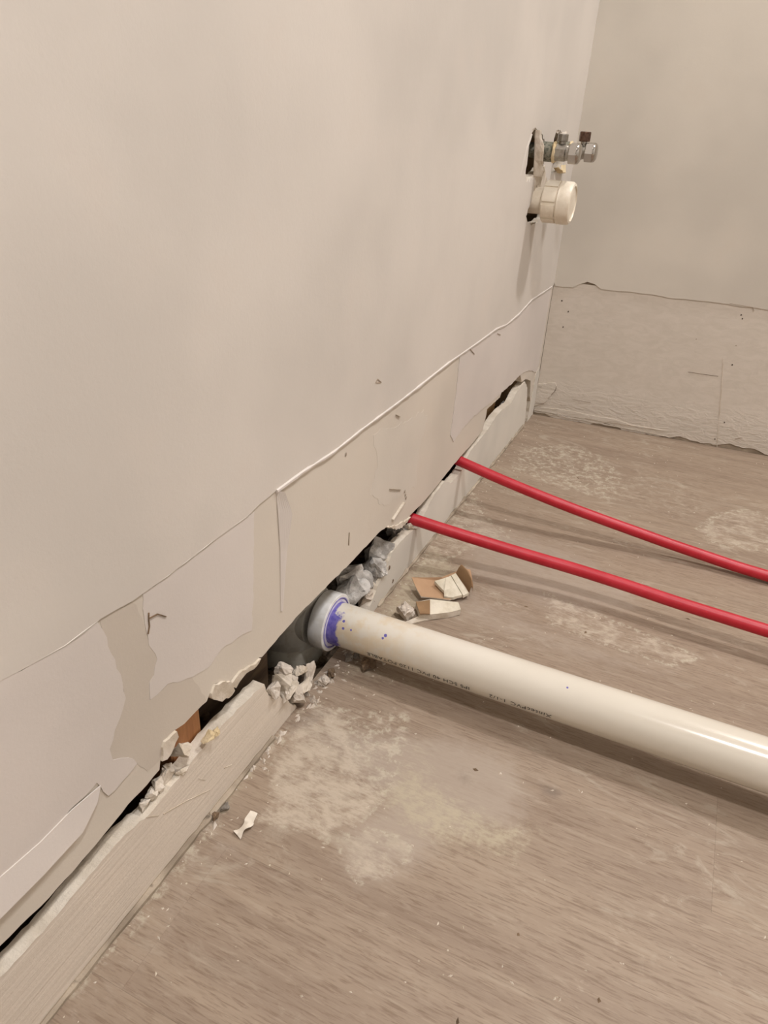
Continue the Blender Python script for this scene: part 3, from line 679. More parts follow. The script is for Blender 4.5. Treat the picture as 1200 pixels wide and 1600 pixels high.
# the ridge left by the removed skirting, and old caulk along the foot
def bead(path3, r, mat, seed, name, jit=0.3, seg=6, parent=None):
    bm = bmesh.new()
    rnd = random.Random(seed)
    pts, rr = [], []
    for a, b in zip(path3, path3[1:]):
        k = max(1, int((Vector(b) - Vector(a)).length / 0.01))
        for i in range(k):
            pts.append(Vector(a).lerp(Vector(b), i / k)); rr.append(r * (1 + rnd.uniform(-jit, jit)))
    pts.append(Vector(path3[-1])); rr.append(r)
    add_tube(bm, pts, rr, seg, True, jit * 0.4, seed)
    return mesh_obj(name, bm, mat, parent or wall_left, True)
MR = [p for p in MARK if p[0] > -1.04]
bead([(0.0009, y, z - 0.0006) for y, z in MR], 0.0017, M_PAINT_LOW, 5, 'filler_ridge', 0.25)
bead([(0.0007, y, z) for y, z in [(Y_ROOM, 0.272)] + [p for p in MARK if p[0] < -1.04]], 0.0005, M_PAINT, 6, 'filler_ridge', 0.6)
bead([(0.0012, y, 0.0016) for y in np.arange(Y_ROOM, -1.0, 0.05)], 0.0034, M_CAULK, 7, 'old_caulk', 0.35)
bead([(0.0006, y, 0.0014) for y in np.arange(-0.80, -0.075, 0.02)], 0.0026, M_CAULK, 8, 'old_caulk', 0.7)
bead([(0.0003, -0.0008, z) for z in np.arange(0.28, H_ROOM, 0.1)], 0.0018, M_PAINT, 9, 'corner_bead', 0.2)

# small marks: pencil scribbles, hairline cracks, fixings, filler spots
def marks(name, lines, w, mat, parent, thick=0.0022, wrap=None, lift=0.0):
    for ln in lines:
        bm = bmesh.new()
        for a, b in zip(ln, ln[1:]):
            a, b = Vector(a), Vector(b)
            d = (b - a).normalized()
            nrm = Vector((-d[1], d[0])) * w / 2
            q = [a + nrm, a - nrm, b - nrm, b + nrm]
            wr = wrap or (lambda x, p, r: (x, p, r))
            v1 = [bm.verts.new(wr(lift + thick, p[0], p[1])) for p in q]
            v0 = [bm.verts.new(wr(lift, p[0], p[1])) for p in q]
            bm.faces.new(v1)
            for i in range(4):
                bm.faces.new((v1[i], v0[i], v0[(i + 1) % 4], v1[(i + 1) % 4]))
        bmesh.ops.recalc_face_normals(bm, faces=bm.faces)
        mesh_obj(name, bm, mat, parent)
def spots(name, pts, r, mat, parent, wrap=None, lift=0.0):
    rnd = random.Random(len(pts) * 7)
    for c in pts:
        bm = bmesh.new()
        wr = wrap or (lambda x, p, q: (x, p, q))
        rad = [r * rnd.uniform(0.6, 1.15) for _ in range(9)]
        rim = [bm.verts.new(wr(lift, c[0] + rad[k] * math.cos(2 * PI * k / 9), c[1] + rad[k] * 1.2 * math.sin(2 * PI * k / 9))) for k in range(9)]
        top = bm.verts.new(wr(lift + 0.0006, c[0], c[1]))
        for k in range(9):
            bm.faces.new((rim[k], rim[(k + 1) % 9], top))
        bmesh.ops.recalc_face_normals(bm, faces=bm.faces)
        mesh_obj(name, bm, mat, parent)
marks('wall_mark', CRACKS[:2], 0.0008, M_BROWN, wall_left, 0.0012)
marks('wall_mark', CRACKS[2:3], 0.0004, M_PENCIL, wall_left, 0.0012)
marks('fixing', CRACKS[3:5], 0.0008, M_CAULK, wall_left, 0.0016)
marks('wall_mark', CRACKS[5:8], 0.0008, M_PENCIL, wall_left, 0.0017)
marks('scratch', SCRATCHES, 0.0007, M_PLASTER, wall_left, 0.0004)
marks('torn_edge', CRACKS[8:], 0.0022, M_PLASTER, wall_left, 0.003)
spots('nail_hole', SPOTS[:4], 0.0022, M_PENCIL, wall_left, lift=0.0006)
spots('gouge', GOUGES, 0.0035, M_BROWN, wall_left, lift=0.0001)

# torn paper lips round the pipe holes
def lip(path, w, out, mat, seed):
    rnd = random.Random(seed)
    pts = rough_line(path, 0.002, 0.008, seed)
    b = [(p[0] + w + rnd.uniform(-w, w) * 0.4, p[1] + rnd.uniform(-0.002, 0.002)) for p in pts]
    n = len(pts)
    ribbon('torn_lip', pts, b, [0.0004] * n, [out * (0.35 + 0.65 * math.sin(PI * (i + 0.5) / n)) * rnd.uniform(0.8, 1.2) for i in range(n)], mat, 0.0012, seed, 3, out * 0.3)
lip(LIP1, 0.014, 0.012, M_PLASTER, 3)
lip(LIP1B, 0.010, 0.0022, M_PAINT, 4)
lip(LIP2, 0.016, 0.010, M_PLASTER, 5)
lip(LIP2B, 0.014, 0.010, M_YELLOW, 6)

# flaps of torn face paper and plaster hanging from the cut edge
for i, fl in enumerate(FLAPS):
    slab('torn_flap', rough_line(fl, 0.0014, 0.004, 51 + i, True), [], -0.003, 0.0022, [M_PLASTER, M_GYPSUM], wall_left)

# inside the wall: dark back board, studs, a dark block with screw heads
bm = bmesh.new(); add_box(bm, (-0.125, Y_ROOM, -0.06), (-0.105, 0.10, 0.75)); mesh_obj('cavity_board', bm, M_CAVITY, wall_left)
bm = bmesh.new(); add_box(bm, (-0.105, Y_ROOM, 0.62), (-T - 0.0005, -0.6, 0.65)); mesh_obj('blocking', bm, M_TAN, wall_left)
def stud(y0, y1, x0, x1, mat, z0=-0.01, z1=0.62):
    bm = bmesh.new(); add_box(bm, (x0, y0, z0), (x1, y1, z1))
    bmesh.ops.bevel(bm, geom=list(bm.edges), offset=0.0015, segments=1, affect='EDGES')
    return mesh_obj('stud', bm, mat, wall_left)
stud(-1.172, -1.134, -0.102, -T - 0.002, M_STUD)
stud(-0.305, -0.235, -0.102, -0.026, M_TAN)
stud(-0.06, -0.02, -0.102, -0.02, M_TAN)
stud(-1.64, -1.60, -0.102, -T - 0.002, M_STUD)
bm = bmesh.new(); add_box(bm, (-0.085, -1.134, -0.01), (-0.045, -0.985, 0.16))
bmesh.ops.bevel(bm, geom=list(bm.edges), offset=0.002, segments=1, affect='EDGES')
block = mesh_obj('blocking', bm, M_DARKWOOD, wall_left)
for y, z in ((-1.095, 0.050), (-1.068, 0.074), (-1.045, 0.082), (-1.035, 0.060)):
    bm = bmesh.new(); add_lathe(bm, [(-0.046, 0.005), (-0.0425, 0.005), (-0.041, 0.003), (-0.0405, 0.0005)], seg=14)
    for v in bm.verts:
        v.co += Vector((0, y, z))
    mesh_obj('screw_head', bm, M_DIRT, block)

# crumbled mortar and dirt filling the foot of the wall
def bed_z(x, y):
    g = lambda c, s: math.exp(-((y - c) / s) ** 2)
    z = -0.028 + 0.034 * g(-0.74, 0.075) + 0.030 * g(-0.64, 0.08) + 0.035 * g(-1.16, 0.09) + 0.060 * g(-1.45, 0.19) + 0.070 * g(-1.8, 0.3) + 0.075 * g(-0.40, 0.12) + 0.085 * g(-0.17, 0.12)
    z += 0.012 * g(-1.02, 0.05)
    z += 0.010 * noise.noise((x * 40, y * 40, 1.0)) + 0.006 * noise.noise((x * 110, y * 110, 2.0)) + 0.003 * noise.noise((x * 260, y * 260, 2.0))
    return z
bm = bmesh.new()
nx, ny = 18, 620
gv = [[bm.verts.new((-0.104 + (0.104 - 0.008) * i / nx, Y_ROOM + 0.02 + (2.48 - 0.02) * j / ny, 0)) for i in range(nx + 1)] for j in range(ny + 1)]
for r in gv:
    for v in r:
        v.co.z = bed_z(v.co.x, v.co.y)
        if v.co.x > -T - 0.004 and (v.co.y < -1.0 or v.co.y > -0.82):
            v.co.x = -T - 0.001
for j in range(ny):
    for i in range(nx):
        bm.faces.new((gv[j][i], gv[j][i + 1], gv[j + 1][i + 1], gv[j + 1][i]))
bed = mesh_obj('cavity_rubble', bm, M_DIRT, wall_left)
bed['kind'] = 'stuff'

# ---------------------------------------------------------------- far wall (a little out of square) and the rest of the room
def BW(x, a, b):
    """x = how far proud of the wall, a = along it from the corner, b = height"""
    c, s = math.cos(YAW), math.sin(YAW)
    return (a * c + x * s, a * s - x * c, b)
wall_back = slab('wall_back', [(-0.13, -0.012), (2.0, -0.012), (2.0, H_ROOM), (-0.13, H_ROOM)], [], -0.05, -0.0022, [M_CAULK, M_CAULK], None, BW)
tag(wall_back, kind='structure')
lowb = rough_line(BACK_LOW, 0.0022, 0.006, 61)
upb = rough_line(BACK_UP, 0.0006, 0.008, 62)
slab('paint_skin', [(0.001, lowb[0][1])] + lowb + [(2.0, 0.006), (2.0, 0.278), (upb[0][0], 0.285)], [], -0.003, 0.0, [M_BACK_SKIM, M_GYPSUM], wall_back, BW)
slab('paint_skin', [(0.0, upb[0][1])] + upb + [(2.0, 0.276), (2.0, H_ROOM), (0.0, H_ROOM)], [], -0.003, 0.0020, [M_BACK, M_PLASTER], wall_back, BW)
slab('filler_patch', rough_line([(0.001, 0.006)] + list(reversed(BACK_LEDGE)) + [(BACK_LEDGE[-1][0], 0.004)], 0.001, 0.006, 63, True), [], -0.003, 0.0016, [M_BACK_SKIM, M_PLASTER], wall_back, BW)
slab('filler_patch', rough_line(BACK_STEP, 0.001, 0.005, 64, True), [], -0.003, 0.0024, [M_BACK_SKIM, M_PLASTER], wall_back, BW)
spots('nail_hole', BACK_SPOTS[:8], 0.0016, M_HOLE, wall_back, BW, 0.0002)
spots('nail_hole', BACK_SPOTS[8:], 0.0012, M_PENCIL, wall_back, BW, 0.0002)
marks('hairline_crack', BACK_CRACKS[:1], 0.0007, M_BROWN, wall_back, 0.0003, BW, 0.0001)
marks('hairline_crack', BACK_CRACKS[1:4], 0.0008, M_BROWN, wall_back, 0.0003, BW, 0.0026)
marks('hairline_crack', BACK_CRACKS[4:5], 0.0006, M_PENCIL, wall_back, 0.0004, BW, 0.0001)
marks('hairline_crack', BACK_CRACKS[5:6], 0.0010, M_PENCIL, wall_back, 0.0004, BW, 0.0018)
marks('filler_edge', BACK_CRACKS[6:7], 0.0012, M_PLASTER, wall_back, 0.0006, BW, 0.0)
marks('hairline_crack', BACK_CRACKS[7:], 0.0014, M_PENCIL, wall_back, 0.0004, BW, 0.0001)
# a splinter of board standing in the corner, and the crack beside it
slab('corner_sliver', rough_line([(-0.052, 0.0), (-0.004, 0.0), (-0.004, 0.098), (-0.020, 0.112), (-0.040, 0.100), (-0.046, 0.05)], 0.002, 0.007, 71, True), [], -T, 0.0012, [M_STRIP2, M_GYPSUM], wall_left)

bm = bmesh.new(); add_box(bm, (X_ROOM, Y_ROOM, 0), (X_ROOM + 0.05, 0.15, H_ROOM)); tag(mesh_obj('wall_right', bm, M_ROOM), kind='structure')
bm = bmesh.new(); add_box(bm, (-0.13, Y_ROOM - 0.05, -0.05), (X_ROOM + 0.05, Y_ROOM, H_ROOM)); tag(mesh_obj('wall_front', bm, M_ROOM), kind='structure')
bm = bmesh.new(); add_box(bm, (-0.13, Y_ROOM - 0.05, H_ROOM), (X_ROOM + 0.05, 0.16, H_ROOM + 0.05)); tag(mesh_obj('ceiling', bm, M_ROOM), kind='structure')

# ceiling lamps (outside the picture; they light it)
for i, (loc, power) in enumerate(LAMPS):
    root = empty('ceiling_lamp', (loc[0], loc[1], H_ROOM))
    tag(root, ('round white ceiling lamp nearest the corner with the stop valves', 'round white ceiling lamp in the middle of the room')[i], 'lamp')
    bm = bmesh.new(); add_lathe(bm, [(-0.0005, 0.11), (-0.085, 0.11), (-0.10, 0.10), (-0.085, 0.095), (-0.02, 0.095)], seg=40, ax='z', closed=True)
    mesh_obj('lamp_shade', bm, M_LAMP_BODY, root, True)
    ld = bpy.data.lights.new('ceiling_lamp_light', 'AREA')
    ld.shape = 'DISK'; ld.size = 0.17; ld.energy = power; ld.color = LAMP_COLOR
    lo = bpy.data.objects.new('ceiling_lamp_light', ld); COL.objects.link(lo)
    lo.parent = root; lo.location = (0, 0, loc[2] - H_ROOM)

# ---------------------------------------------------------------- white drain pipe with its coupling
PA = Vector(PIPE_A); PD = Vector(PIPE_D).normalized()
pipe = empty('drain_pipe', PA)
pipe.rotation_euler = (0, -math.asin(PD[2]), math.atan2(PD[1], PD[0]))
tag(pipe, 'thick white plastic drain pipe with black printing, coming out of the wall', 'pipe')
RP = PIPE_R
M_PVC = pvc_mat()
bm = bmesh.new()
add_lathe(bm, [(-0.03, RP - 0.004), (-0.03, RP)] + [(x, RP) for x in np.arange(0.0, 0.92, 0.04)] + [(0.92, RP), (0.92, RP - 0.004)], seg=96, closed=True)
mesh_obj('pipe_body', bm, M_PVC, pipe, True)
bm = bmesh.new()
add_lathe(bm, [(-0.0275, RP + 0.002), (-0.0275, HUB_R - 0.001), (-0.0262, HUB_R), (-0.0090, HUB_R), (-0.0084, HUB_R - 0.0006), (-0.0082, RP + 0.0052), (-0.010, RP + 0.0045), (-0.014, RP + 0.0002)], seg=72, closed=True)
hub = mesh_obj('coupling', bm, M_COUPLING, pipe, True)
bm = bmesh.new()
add_lathe(bm, [(-0.0110, RP + 0.0050), (-0.0079, RP + 0.0054), (-0.0077, RP + 0.0042), (-0.0100, RP + 0.0036)], seg=72, closed=True)
mesh_obj('primer_line', bm, M_PRIMER, pipe, True)['label'] = 'thin purple line round the socket mouth'
bm = bmesh.new()
add_lathe(bm, [(-0.0130, RP + 0.0002), (-0.0095, RP + 0.0038), (-0.0084, RP + 0.0032), (-0.0080, RP + 0.0002)], seg=72, closed=True)
mesh_obj('glue_ring', bm, M_LAVENDER, pipe, True)['label'] = 'pale lavender glue ring'

def lettering(text, x_right, ang, size, name='lettering'):
    """ink on the pipe; it is read from the other side, so it runs back towards the wall upside down"""
    cu = bpy.data.curves.new('ink', 'FONT')
    cu.body = text
    cu.size = size
    cu.space_character = 1.1
    tmp = bpy.data.objects.new('ink', cu)
    COL.objects.link(tmp)
    dg = bpy.context.evaluated_depsgraph_get()
    me = bpy.data.meshes.new_from_object(tmp.evaluated_get(dg))
    bpy.data.objects.remove(tmp)
    bm = bmesh.new(); bm.from_mesh(me)
    bmesh.ops.triangulate(bm, faces=bm.faces)
    bmesh.ops.subdivide_edges(bm, edges=[e for e in bm.edges if e.calc_length() > size * 0.25], cuts=2)
    bmesh.ops.triangulate(bm, faces=bm.faces)
    for v in bm.verts:
        a = ang + v.co.y / RP          # a grows downwards round the near side
        x = x_right - v.co.x
        r = RP + 0.00025
        v.co = Vector((x, -r * math.cos(a), -r * math.sin(a)))
    bmesh.ops.recalc_face_normals(bm, faces=bm.faces)
    o = mesh_obj(name, bm, M_INK, pipe)
    return o
for txt, xr, an, sz in PRINT:
    lettering(txt, xr, an, sz)

# grey fitting inside the wall that the pipe joins
tee = empty('grey_drain_tee', (-0.072, PA[1] + 0.001, -0.10))
tag(tee, 'grey plastic drain tee standing inside the wall behind the white coupling', 'pipe fitting')
bm = bmesh.new(); add_lathe(bm, [(0.104, 0.038), (0.104, 0.0425), (0.106, 0.0435), (0.25, 0.0435), (0.25, 0.036)], seg=56, ax='z', closed=True)
mesh_obj('tee_body', bm, M_GREY_PVC, tee, True)
bm = bmesh.new(); add_lathe(bm, [(0.0, 0.030), (0.0, 0.0405), (0.11, 0.0405), (0.11, 0.030)], seg=56, ax='z', closed=True)
mesh_obj('riser_pipe', bm, M_GREY_PVC2, tee, True)['label'] = 'paler grey pipe below the tee'
bm = bmesh.new(); add_lathe(bm, [(0.02, 0.026), (0.02, 0.034), (0.037, 0.034), (0.037, 0.026)], seg=48, closed=True)
for v in bm.verts:
    v.co.z += PA[2] + 0.10
mesh_obj('branch_socket', bm, M_GREY_PVC, tee, True)

# ---------------------------------------------------------------- two red water pipes
def cable(path, r, label, inside):
    P = [Vector(p) for p in path]
    d0 = (P[1] - P[0]).normalized()
    P = [P[0] - d0 * 0.085, P[0] - d0 * 0.04] + P
    d1 = (P[-1] - P[-2]).normalized(); d1.z = 0
    P += [P[-1] + d1 * 0.12, P[-1] + d1 * 0.30]
    Q = []
    for i in range(len(P) - 1):
        p0, p1, p2, p3 = P[max(i - 1, 0)], P[i], P[i + 1], P[min(i + 2, len(P) - 1)]
        for k in range(8):
            t = k / 8
            Q.append(0.5 * ((2 * p1) + (-p0 + p2) * t + (2 * p0 - 5 * p1 + 4 * p2 - p3) * t * t + (-p0 + 3 * p1 - 3 * p2 + p3) * t ** 3))
    Q.append(P[-1])
    for _ in range(12):          # take the wobble of the tracing out
        Q = [Q[0]] + [(Q[i - 1] + Q[i] * 2 + Q[i + 1]) / 4 for i in range(1, len(Q) - 1)] + [Q[-1]]
    bm = bmesh.new()
    add_tube(bm, Q, r, 28, True)
    o = mesh_obj('red_water_pipe', bm, M_RED, None, True)
    return tag(o, label, 'pipe', 'red water pipes across the floor')
cable(CABLES['A'], 0.0081, 'thin red water pipe nearer the corner, sagging onto the floor', True)
cable(CABLES['B'], 0.0081, 'thin red water pipe nearer the white drain pipe, above the cardboard scrap', True)

# ---------------------------------------------------------------- stop valves and trap connection on the left wall
def hex_prism(bm, x0, x1, r, bev=0.0015, n=6, rot=0.0):
    add_lathe(bm, [(x0, r - bev), (x0 + bev, r), (x1 - bev, r), (x1, r - bev)], seg=n)
    if rot:
        bmesh.ops.rotate(bm, verts=bm.verts, cent=(0, 0, 0), matrix=Matrix.Rotation(rot, 3, 'X'))
def valve(y, z, k, ox, outlet_mat, orr, oh, label):
    root = empty('stop_valve', (0, y, z))
    tag(root, label, 'valve', 'stop valves on the wall')
    bm = bmesh.new(); add_lathe(bm, [(-0.06, 0.0095), (0.001, 0.0095), (0.0015, 0.0138), (0.0205 * k, 0.0138), (0.022 * k, 0.012), (0.024 * k, 0.0105)], seg=28)
    mesh_obj('stub_nut', bm, M_TARNISH, root, False)['label'] = 'tarnished green-grey stub nut'
    bm = bmesh.new(); add_lathe(bm, [(0.0215 * k, 0.0125), (0.0228 * k, 0.0145), (0.0262 * k, 0.0140), (0.0275 * k, 0.0115)], seg=22)
    rr = random.Random(3)
    for v in bm.verts:
        v.co += Vector((rr.uniform(-1, 1), rr.uniform(-1, 1), rr.uniform(-1, 1))) * 0.0010
    mesh_obj('plaster_crust', bm, M_YELLOW, root, True)['label'] = 'crust of old plaster'
    bm = bmesh.new(); hex_prism(bm, 0.0245 * k, 0.0425 * k, 0.0128, n=8, rot=PI / 8)
    mesh_obj('valve_body', bm, M_SATIN, root)
    bm = bmesh.new(); add_lathe(bm, [(0.0425 * k, 0.0108), (0.049 * k, 0.0108)], seg=28)
    mesh_obj('bonnet', bm, M_SATIN, root, False)
    bm = bmesh.new(); hex_prism(bm, 0.047 * k, 0.0595 * k, 0.0156, 0.001, 6, 0.12)
    mesh_obj('hex_nut', bm, M_CHROME, root)
    bm = bmesh.new(); add_lathe(bm, [(0.0590 * k, 0.0146), (0.0615 * k, 0.0138), (0.0635 * k, 0.0110), (0.0640 * k, 0.004)], seg=28)
    mesh_obj('end_cap', bm, M_CHROME, root, True)
    bm = bmesh.new(); add_lathe(bm, [(0.009, 0.0052), (0.016, 0.0052)], seg=18, ax='z')
    for v in bm.verts: v.co.x += ox
    mesh_obj('outlet_neck', bm, M_SATIN, root, True)
    bm = bmesh.new()
    add_lathe(bm, [(0.015, orr - 0.001), (0.016, orr), (0.015 + oh, orr), (0.016 + oh, orr - 0.001), (0.016 + oh, orr * 0.58), (0.017, orr * 0.55)], seg=8, ax='z')
    for v in bm.verts: v.co.x += ox
    out = mesh_obj('outlet_nut', bm, outlet_mat, root)
    bm = bmesh.new(); add_lathe(bm, [(0.0165, orr * 0.54), (0.0135 + oh, orr * 0.54)], seg=16, ax='z')
    for v in bm.verts: v.co.x += ox
    mesh_obj('outlet_bore', bm, M_BORE, out)
valve(-0.272, 0.5205, 1.0, 0.0335, M_SATIN, 0.0080, 0.0095, 'grey and chrome stop valve nearest to the white trap connection')
valve(-0.160, 0.5205, 1.06, 0.0445, M_BRONZE, 0.0092, 0.0135, 'chrome stop valve with a brown outlet, nearest the room corner')

trap = empty('trap_adapter', (0, -0.262, 0.4505))
tag(trap, 'white plastic trap connection with a ribbed nut below the stop valves', 'pipe fitting')
bm = bmesh.new(); add_lathe(bm, [(-0.05, 0.0165), (-0.05, 0.0195), (0.0155, 0.0195), (0.0175, 0.025), (0.0175, 0.0165)], seg=48, closed=True)
mesh_obj('trap_stub', bm, M_TRAP, trap, True)
bm = bmesh.new(); add_lathe(bm, [(0.017, 0.0275), (0.018, 0.0292), (0.041, 0.0292), (0.041, 0.022), (0.017, 0.022)], seg=64, closed=True)
nut = mesh_obj('slip_nut', bm, M_TRAP, trap)
for k in range(8):
    a0, a1 = 2 * PI * (k + 0.12) / 8, 2 * PI * (k + 0.88) / 8
    bm = bmesh.new()
    A = [a0 + (a1 - a0) * i / 6 for i in range(7)]
    for x in (0.0175, 0.0195, 0.039, 0.041):
        pass
    vo = [[bm.verts.new((x, r * math.cos(a), r * math.sin(a))) for a in A] for x, r in ((0.0185, 0.0288), (0.0195, 0.0312), (0.0392, 0.0312), (0.0402, 0.0288))]
    for i in range(3):
        for j in range(6):
            bm.faces.new((vo[i][j], vo[i][j + 1], vo[i + 1][j + 1], vo[i + 1][j]))
    bm.faces.new([vo[i][0] for i in range(4)]); bm.faces.new([vo[i][6] for i in reversed(range(4))])
    bmesh.ops.recalc_face_normals(bm, faces=bm.faces)
    mesh_obj('grip_rib', bm, M_TRAP, nut)
bm = bmesh.new(); add_lathe(bm, [(0.041, 0.024), (0.041, 0.0305), (0.0425, 0.0318), (0.0445, 0.0312), (0.0465, 0.0316), (0.058, 0.0312), (0.0615, 0.029), (0.0625, 0.0255), (0.060, 0.024)], seg=64, closed=True)
mesh_obj('end_ring', bm, M_TRAP, trap, True)
bm = bmesh.new(); add_lathe(bm, [(0.057, 0.0242), (0.0605, 0.0242)], seg=48)
mesh_obj('end_plug', bm, M_TRAP, trap, True)

# ---------------------------------------------------------------- lumps of plaster and mortar
GROW = {'pale plaster chunks in front of the grey tee': 1.5, 'grey mortar lumps in the wall hole': 1.5, 'plaster crumbs on the brushed board': 1.3}
def lump(name, c, mat, label, cat, group, seed, depth=1.0, rough=0.12, rot=None):
    x, y, z, w, h = c
    g = GROW.get(group, 1.15)
    bm = chunk_bm((w * 0.8 * depth * g, w * g, h * g), seed, rough)
    rnd = random.Random(seed)
    bmesh.ops.rotate(bm, verts=bm.verts, cent=(0, 0, 0), matrix=Matrix.Rotation(rnd.uniform(-0.5, 0.5) if rot is None else rot, 3, 'X'))
    o = mesh_obj(name, bm, mat)
    o.location = (x, y, z)
    return tag(o, label, cat, group)
LAB_CENTRE = ['pale plaster chunk topmost at the left of the pile below the grey tee', 'pale plaster chunk topmost in the middle of the pile below the grey tee', 'upright leaf-shaped pale plaster chunk at the right of the pile below the grey tee', 'flat pale plaster chunk in the second row of the pile below the grey tee', 'pale plaster chunk leaning on the broken end of the brushed board', 'largest pale plaster chunk in the middle of the pile below the grey tee', 'lowest pale plaster chunk of the pile, at the floor edge', 'pale plaster chunk under the upright leaf-shaped one in the pile', 'small pale plaster chunk in the centre of the pile below the grey tee']
LAB_LEFT = ['largest cracked white plaster piece lying on the brushed board below the orange stud', 'flat white plaster piece just below the largest cracked one', 'white plaster crumb third from the orange stud on the brushed board', 'white plaster crumb fourth from the orange stud on the brushed board', 'white plaster crumb fifth from the orange stud on the brushed board', 'white plaster crumb farthest from the orange stud on the brushed board', 'small white plaster crumb tucked behind the flat white piece']
LAB_RIGHT = ['large grey mortar lump directly above the white coupling', 'pale grey mortar lump touching the top of the white coupling', 'grey mortar lump beside the dark opening above the coupling', 'tall slab-like grey mortar piece leaning in the middle of the wall hole', 'grey mortar lump at the foot of the tall slab-like piece', 'rounded dark mortar lump below the nearer red pipe', 'flat dark mortar piece just under the nearer red pipe', 'dark mortar lump deep in the hole above the white coupling', 'dark mortar lump behind the white coupling', 'pale plaster piece at the broken lower end of the far board', 'dark mortar crumb against the top edge of the far board', 'small white plaster crumb touching the nearer red pipe', 'dark mortar crumb between the coupling lumps and the tall slab-like piece']
LAB_FAR = ['pale crumb in the crack closest to the room corner', 'grey crumb in the crack second from the room corner', 'pale crumb in the crack third from the room corner', 'grey crumb in the crack beside the farther red pipe', 'pale crumb in the crack just above the nearer red pipe', 'grey crumb in the crack midway between the farther red pipe and corner']
for i, c in enumerate(CH_CENTRE):
    lump('plaster_chunk', c, (M_PLASTER_PALE, M_PLASTER)[i % 2], LAB_CENTRE[i], 'rubble', 'pale plaster chunks in front of the grey tee', 100 + i)
for i, c in enumerate(CH_LEFT):
    lump('plaster_chunk', c, M_PLASTER, LAB_LEFT[i], 'rubble', None if i == 0 else 'plaster crumbs on the brushed board', 200 + i)
for i, c in enumerate(CH_RIGHT):
    lump('mortar_chunk', c, (M_MORTAR, M_MORTAR, M_MORTAR, M_MORTAR, M_MORTAR, M_MORTAR_DARK, M_MORTAR_DARK, M_MORTAR_DARK, M_MORTAR_DARK, M_PLASTER_PALE, M_MORTAR_DARK, M_PLASTER, M_MORTAR_DARK)[i], LAB_RIGHT[i], 'rubble', 'grey mortar lumps in the wall hole', 300 + i, rough=0.2)
for i, c in enumerate(CH_FAR):
    lump('plaster_chunk', c, (M_PLASTER_PALE, M_MORTAR)[i % 2], LAB_FAR[i], 'rubble', 'crumbs in the narrow crack', 400 + i)
for i, c in enumerate(BLOB):
    lump('filler_blob', c, M_YELLOW, ('long blob of yellowish filler on the brushed board beside the orange stud', 'small blob of yellowish filler on the brushed board beside the dark block')[i], 'rubble', None, 420 + i)
BL = [('brown lump of crumbled mortar against the white pipe', M_BROWN), ('orange wood chip against the white pipe', M_STUD), ('grey crumb nearest the purple stain', M_MORTAR_DARK), ('dark crumb under the purple stained joint', M_MORTAR_DARK), ('tiny pale crumb beside the brown lump', M_PLASTER), ('dark crumb of caulk at the foot of the brushed board', M_MORTAR_DARK), ('lower dark crumb of caulk at the foot of the brushed board', M_BROWN), ('pale crumb at the edge of the floor hole', M_PLASTER_PALE), ('brown crumb under the white coupling', M_BROWN)]
for i, c in enumerate(LUMPS2):
    o = lump('floor_crumb', c, BL[i][1], BL[i][0], 'rubble', None, 440 + i, rough=0.18)
    o.location.z = max(c[2], c[4] * 0.36)

# ---------------------------------------------------------------- torn plasterboard scraps on the floor
def sheet(name, pts, thick, mats, parent=None, sag=0.0):
    """a bent sheet with the given 3-D outline (fan from its middle)"""
    P = [Vector(p) for p in pts]
    c = sum(P, Vector()) / len(P)
    c.z -= sag
    R = []
    for i, p in enumerate(P):
        q = P[(i + 1) % len(P)]
        R += [p, p.lerp(q, 0.5) + Vector((0, 0, 0.0004 * ((i % 3) - 1)))]
    bm = bmesh.new()
    def layer(dz):
        o = [bm.verts.new(p + Vector((0, 0, dz))) for p in R]
        m = [bm.verts.new(p.lerp(c, 0.5) + Vector((0, 0, dz))) for p in R]
        return o, m, bm.verts.new(c + Vector((0, 0, dz)))
    o1, m1, c1 = layer(0)
    o0, m0, c0 = layer(-thick)
    n = len(R)
    for i in range(n):
        j = (i + 1) % n
        for (o, m, cc) in ((o1, m1, c1), (o0, m0, c0)):
            bm.faces.new((o[i], o[j], m[j], m[i]))
            bm.faces.new((m[i], m[j], cc))
        f = bm.faces.new((o1[i], o1[j], o0[j], o0[i]))
        f.material_index = 1 if isinstance(mats, (list, tuple)) else 0
    bmesh.ops.recalc_face_normals(bm, faces=bm.faces)
    return mesh_obj(name, bm, mats, parent)
s1 = empty('plasterboard_scrap', (0, 0, 0))
tag(s1, 'larger torn tan plasterboard scrap with white plaster strips and a curled end', 'scrap')
sheet('face_paper', SCRAP1, 0.0018, [M_KRAFT, M_PLASTER], s1)
for pl in SCRAP1_PL:
    sheet('plaster_layer', [(p[0], p[1], p[2] - 0.0004) for p in pl], 0.0042, M_CHIP, s1)
bm = bmesh.new()
n = len(SCRAP1_CURL)
gr = []
for a, b in SCRAP1_CURL:
    a, b = Vector(a), Vector(b)
    row = []
    for k in range(9):
        f = k / 8
        p = a.lerp(b, f)
        p.z += 0.010 * math.sin(PI * f) - 0.006 * f * f
        row.append(p)
    gr.append(row)
for s in (0, 1):
    vs = [[bm.verts.new(p - Vector((0.0006, 0.0, 0.0014)) * s) for p in r] for r in gr]
    for i in range(n - 1):
        for k in range(8):
            bm.faces.new((vs[i][k], vs[i][k + 1], vs[i + 1][k + 1], vs[i + 1][k]))
mesh_obj('curled_paper', bm, M_KRAFT_DARK, s1, True)['label'] = 'darker brown curled paper end'
s2 = empty('plasterboard_scrap', (0, 0, 0))
tag(s2, 'smaller slab-like white plasterboard scrap with a tan paper band, beside the larger one', 'scrap')
sheet('plaster_core', SCRAP2, 0.0085, [M_CHIP, M_PLASTER], s2)
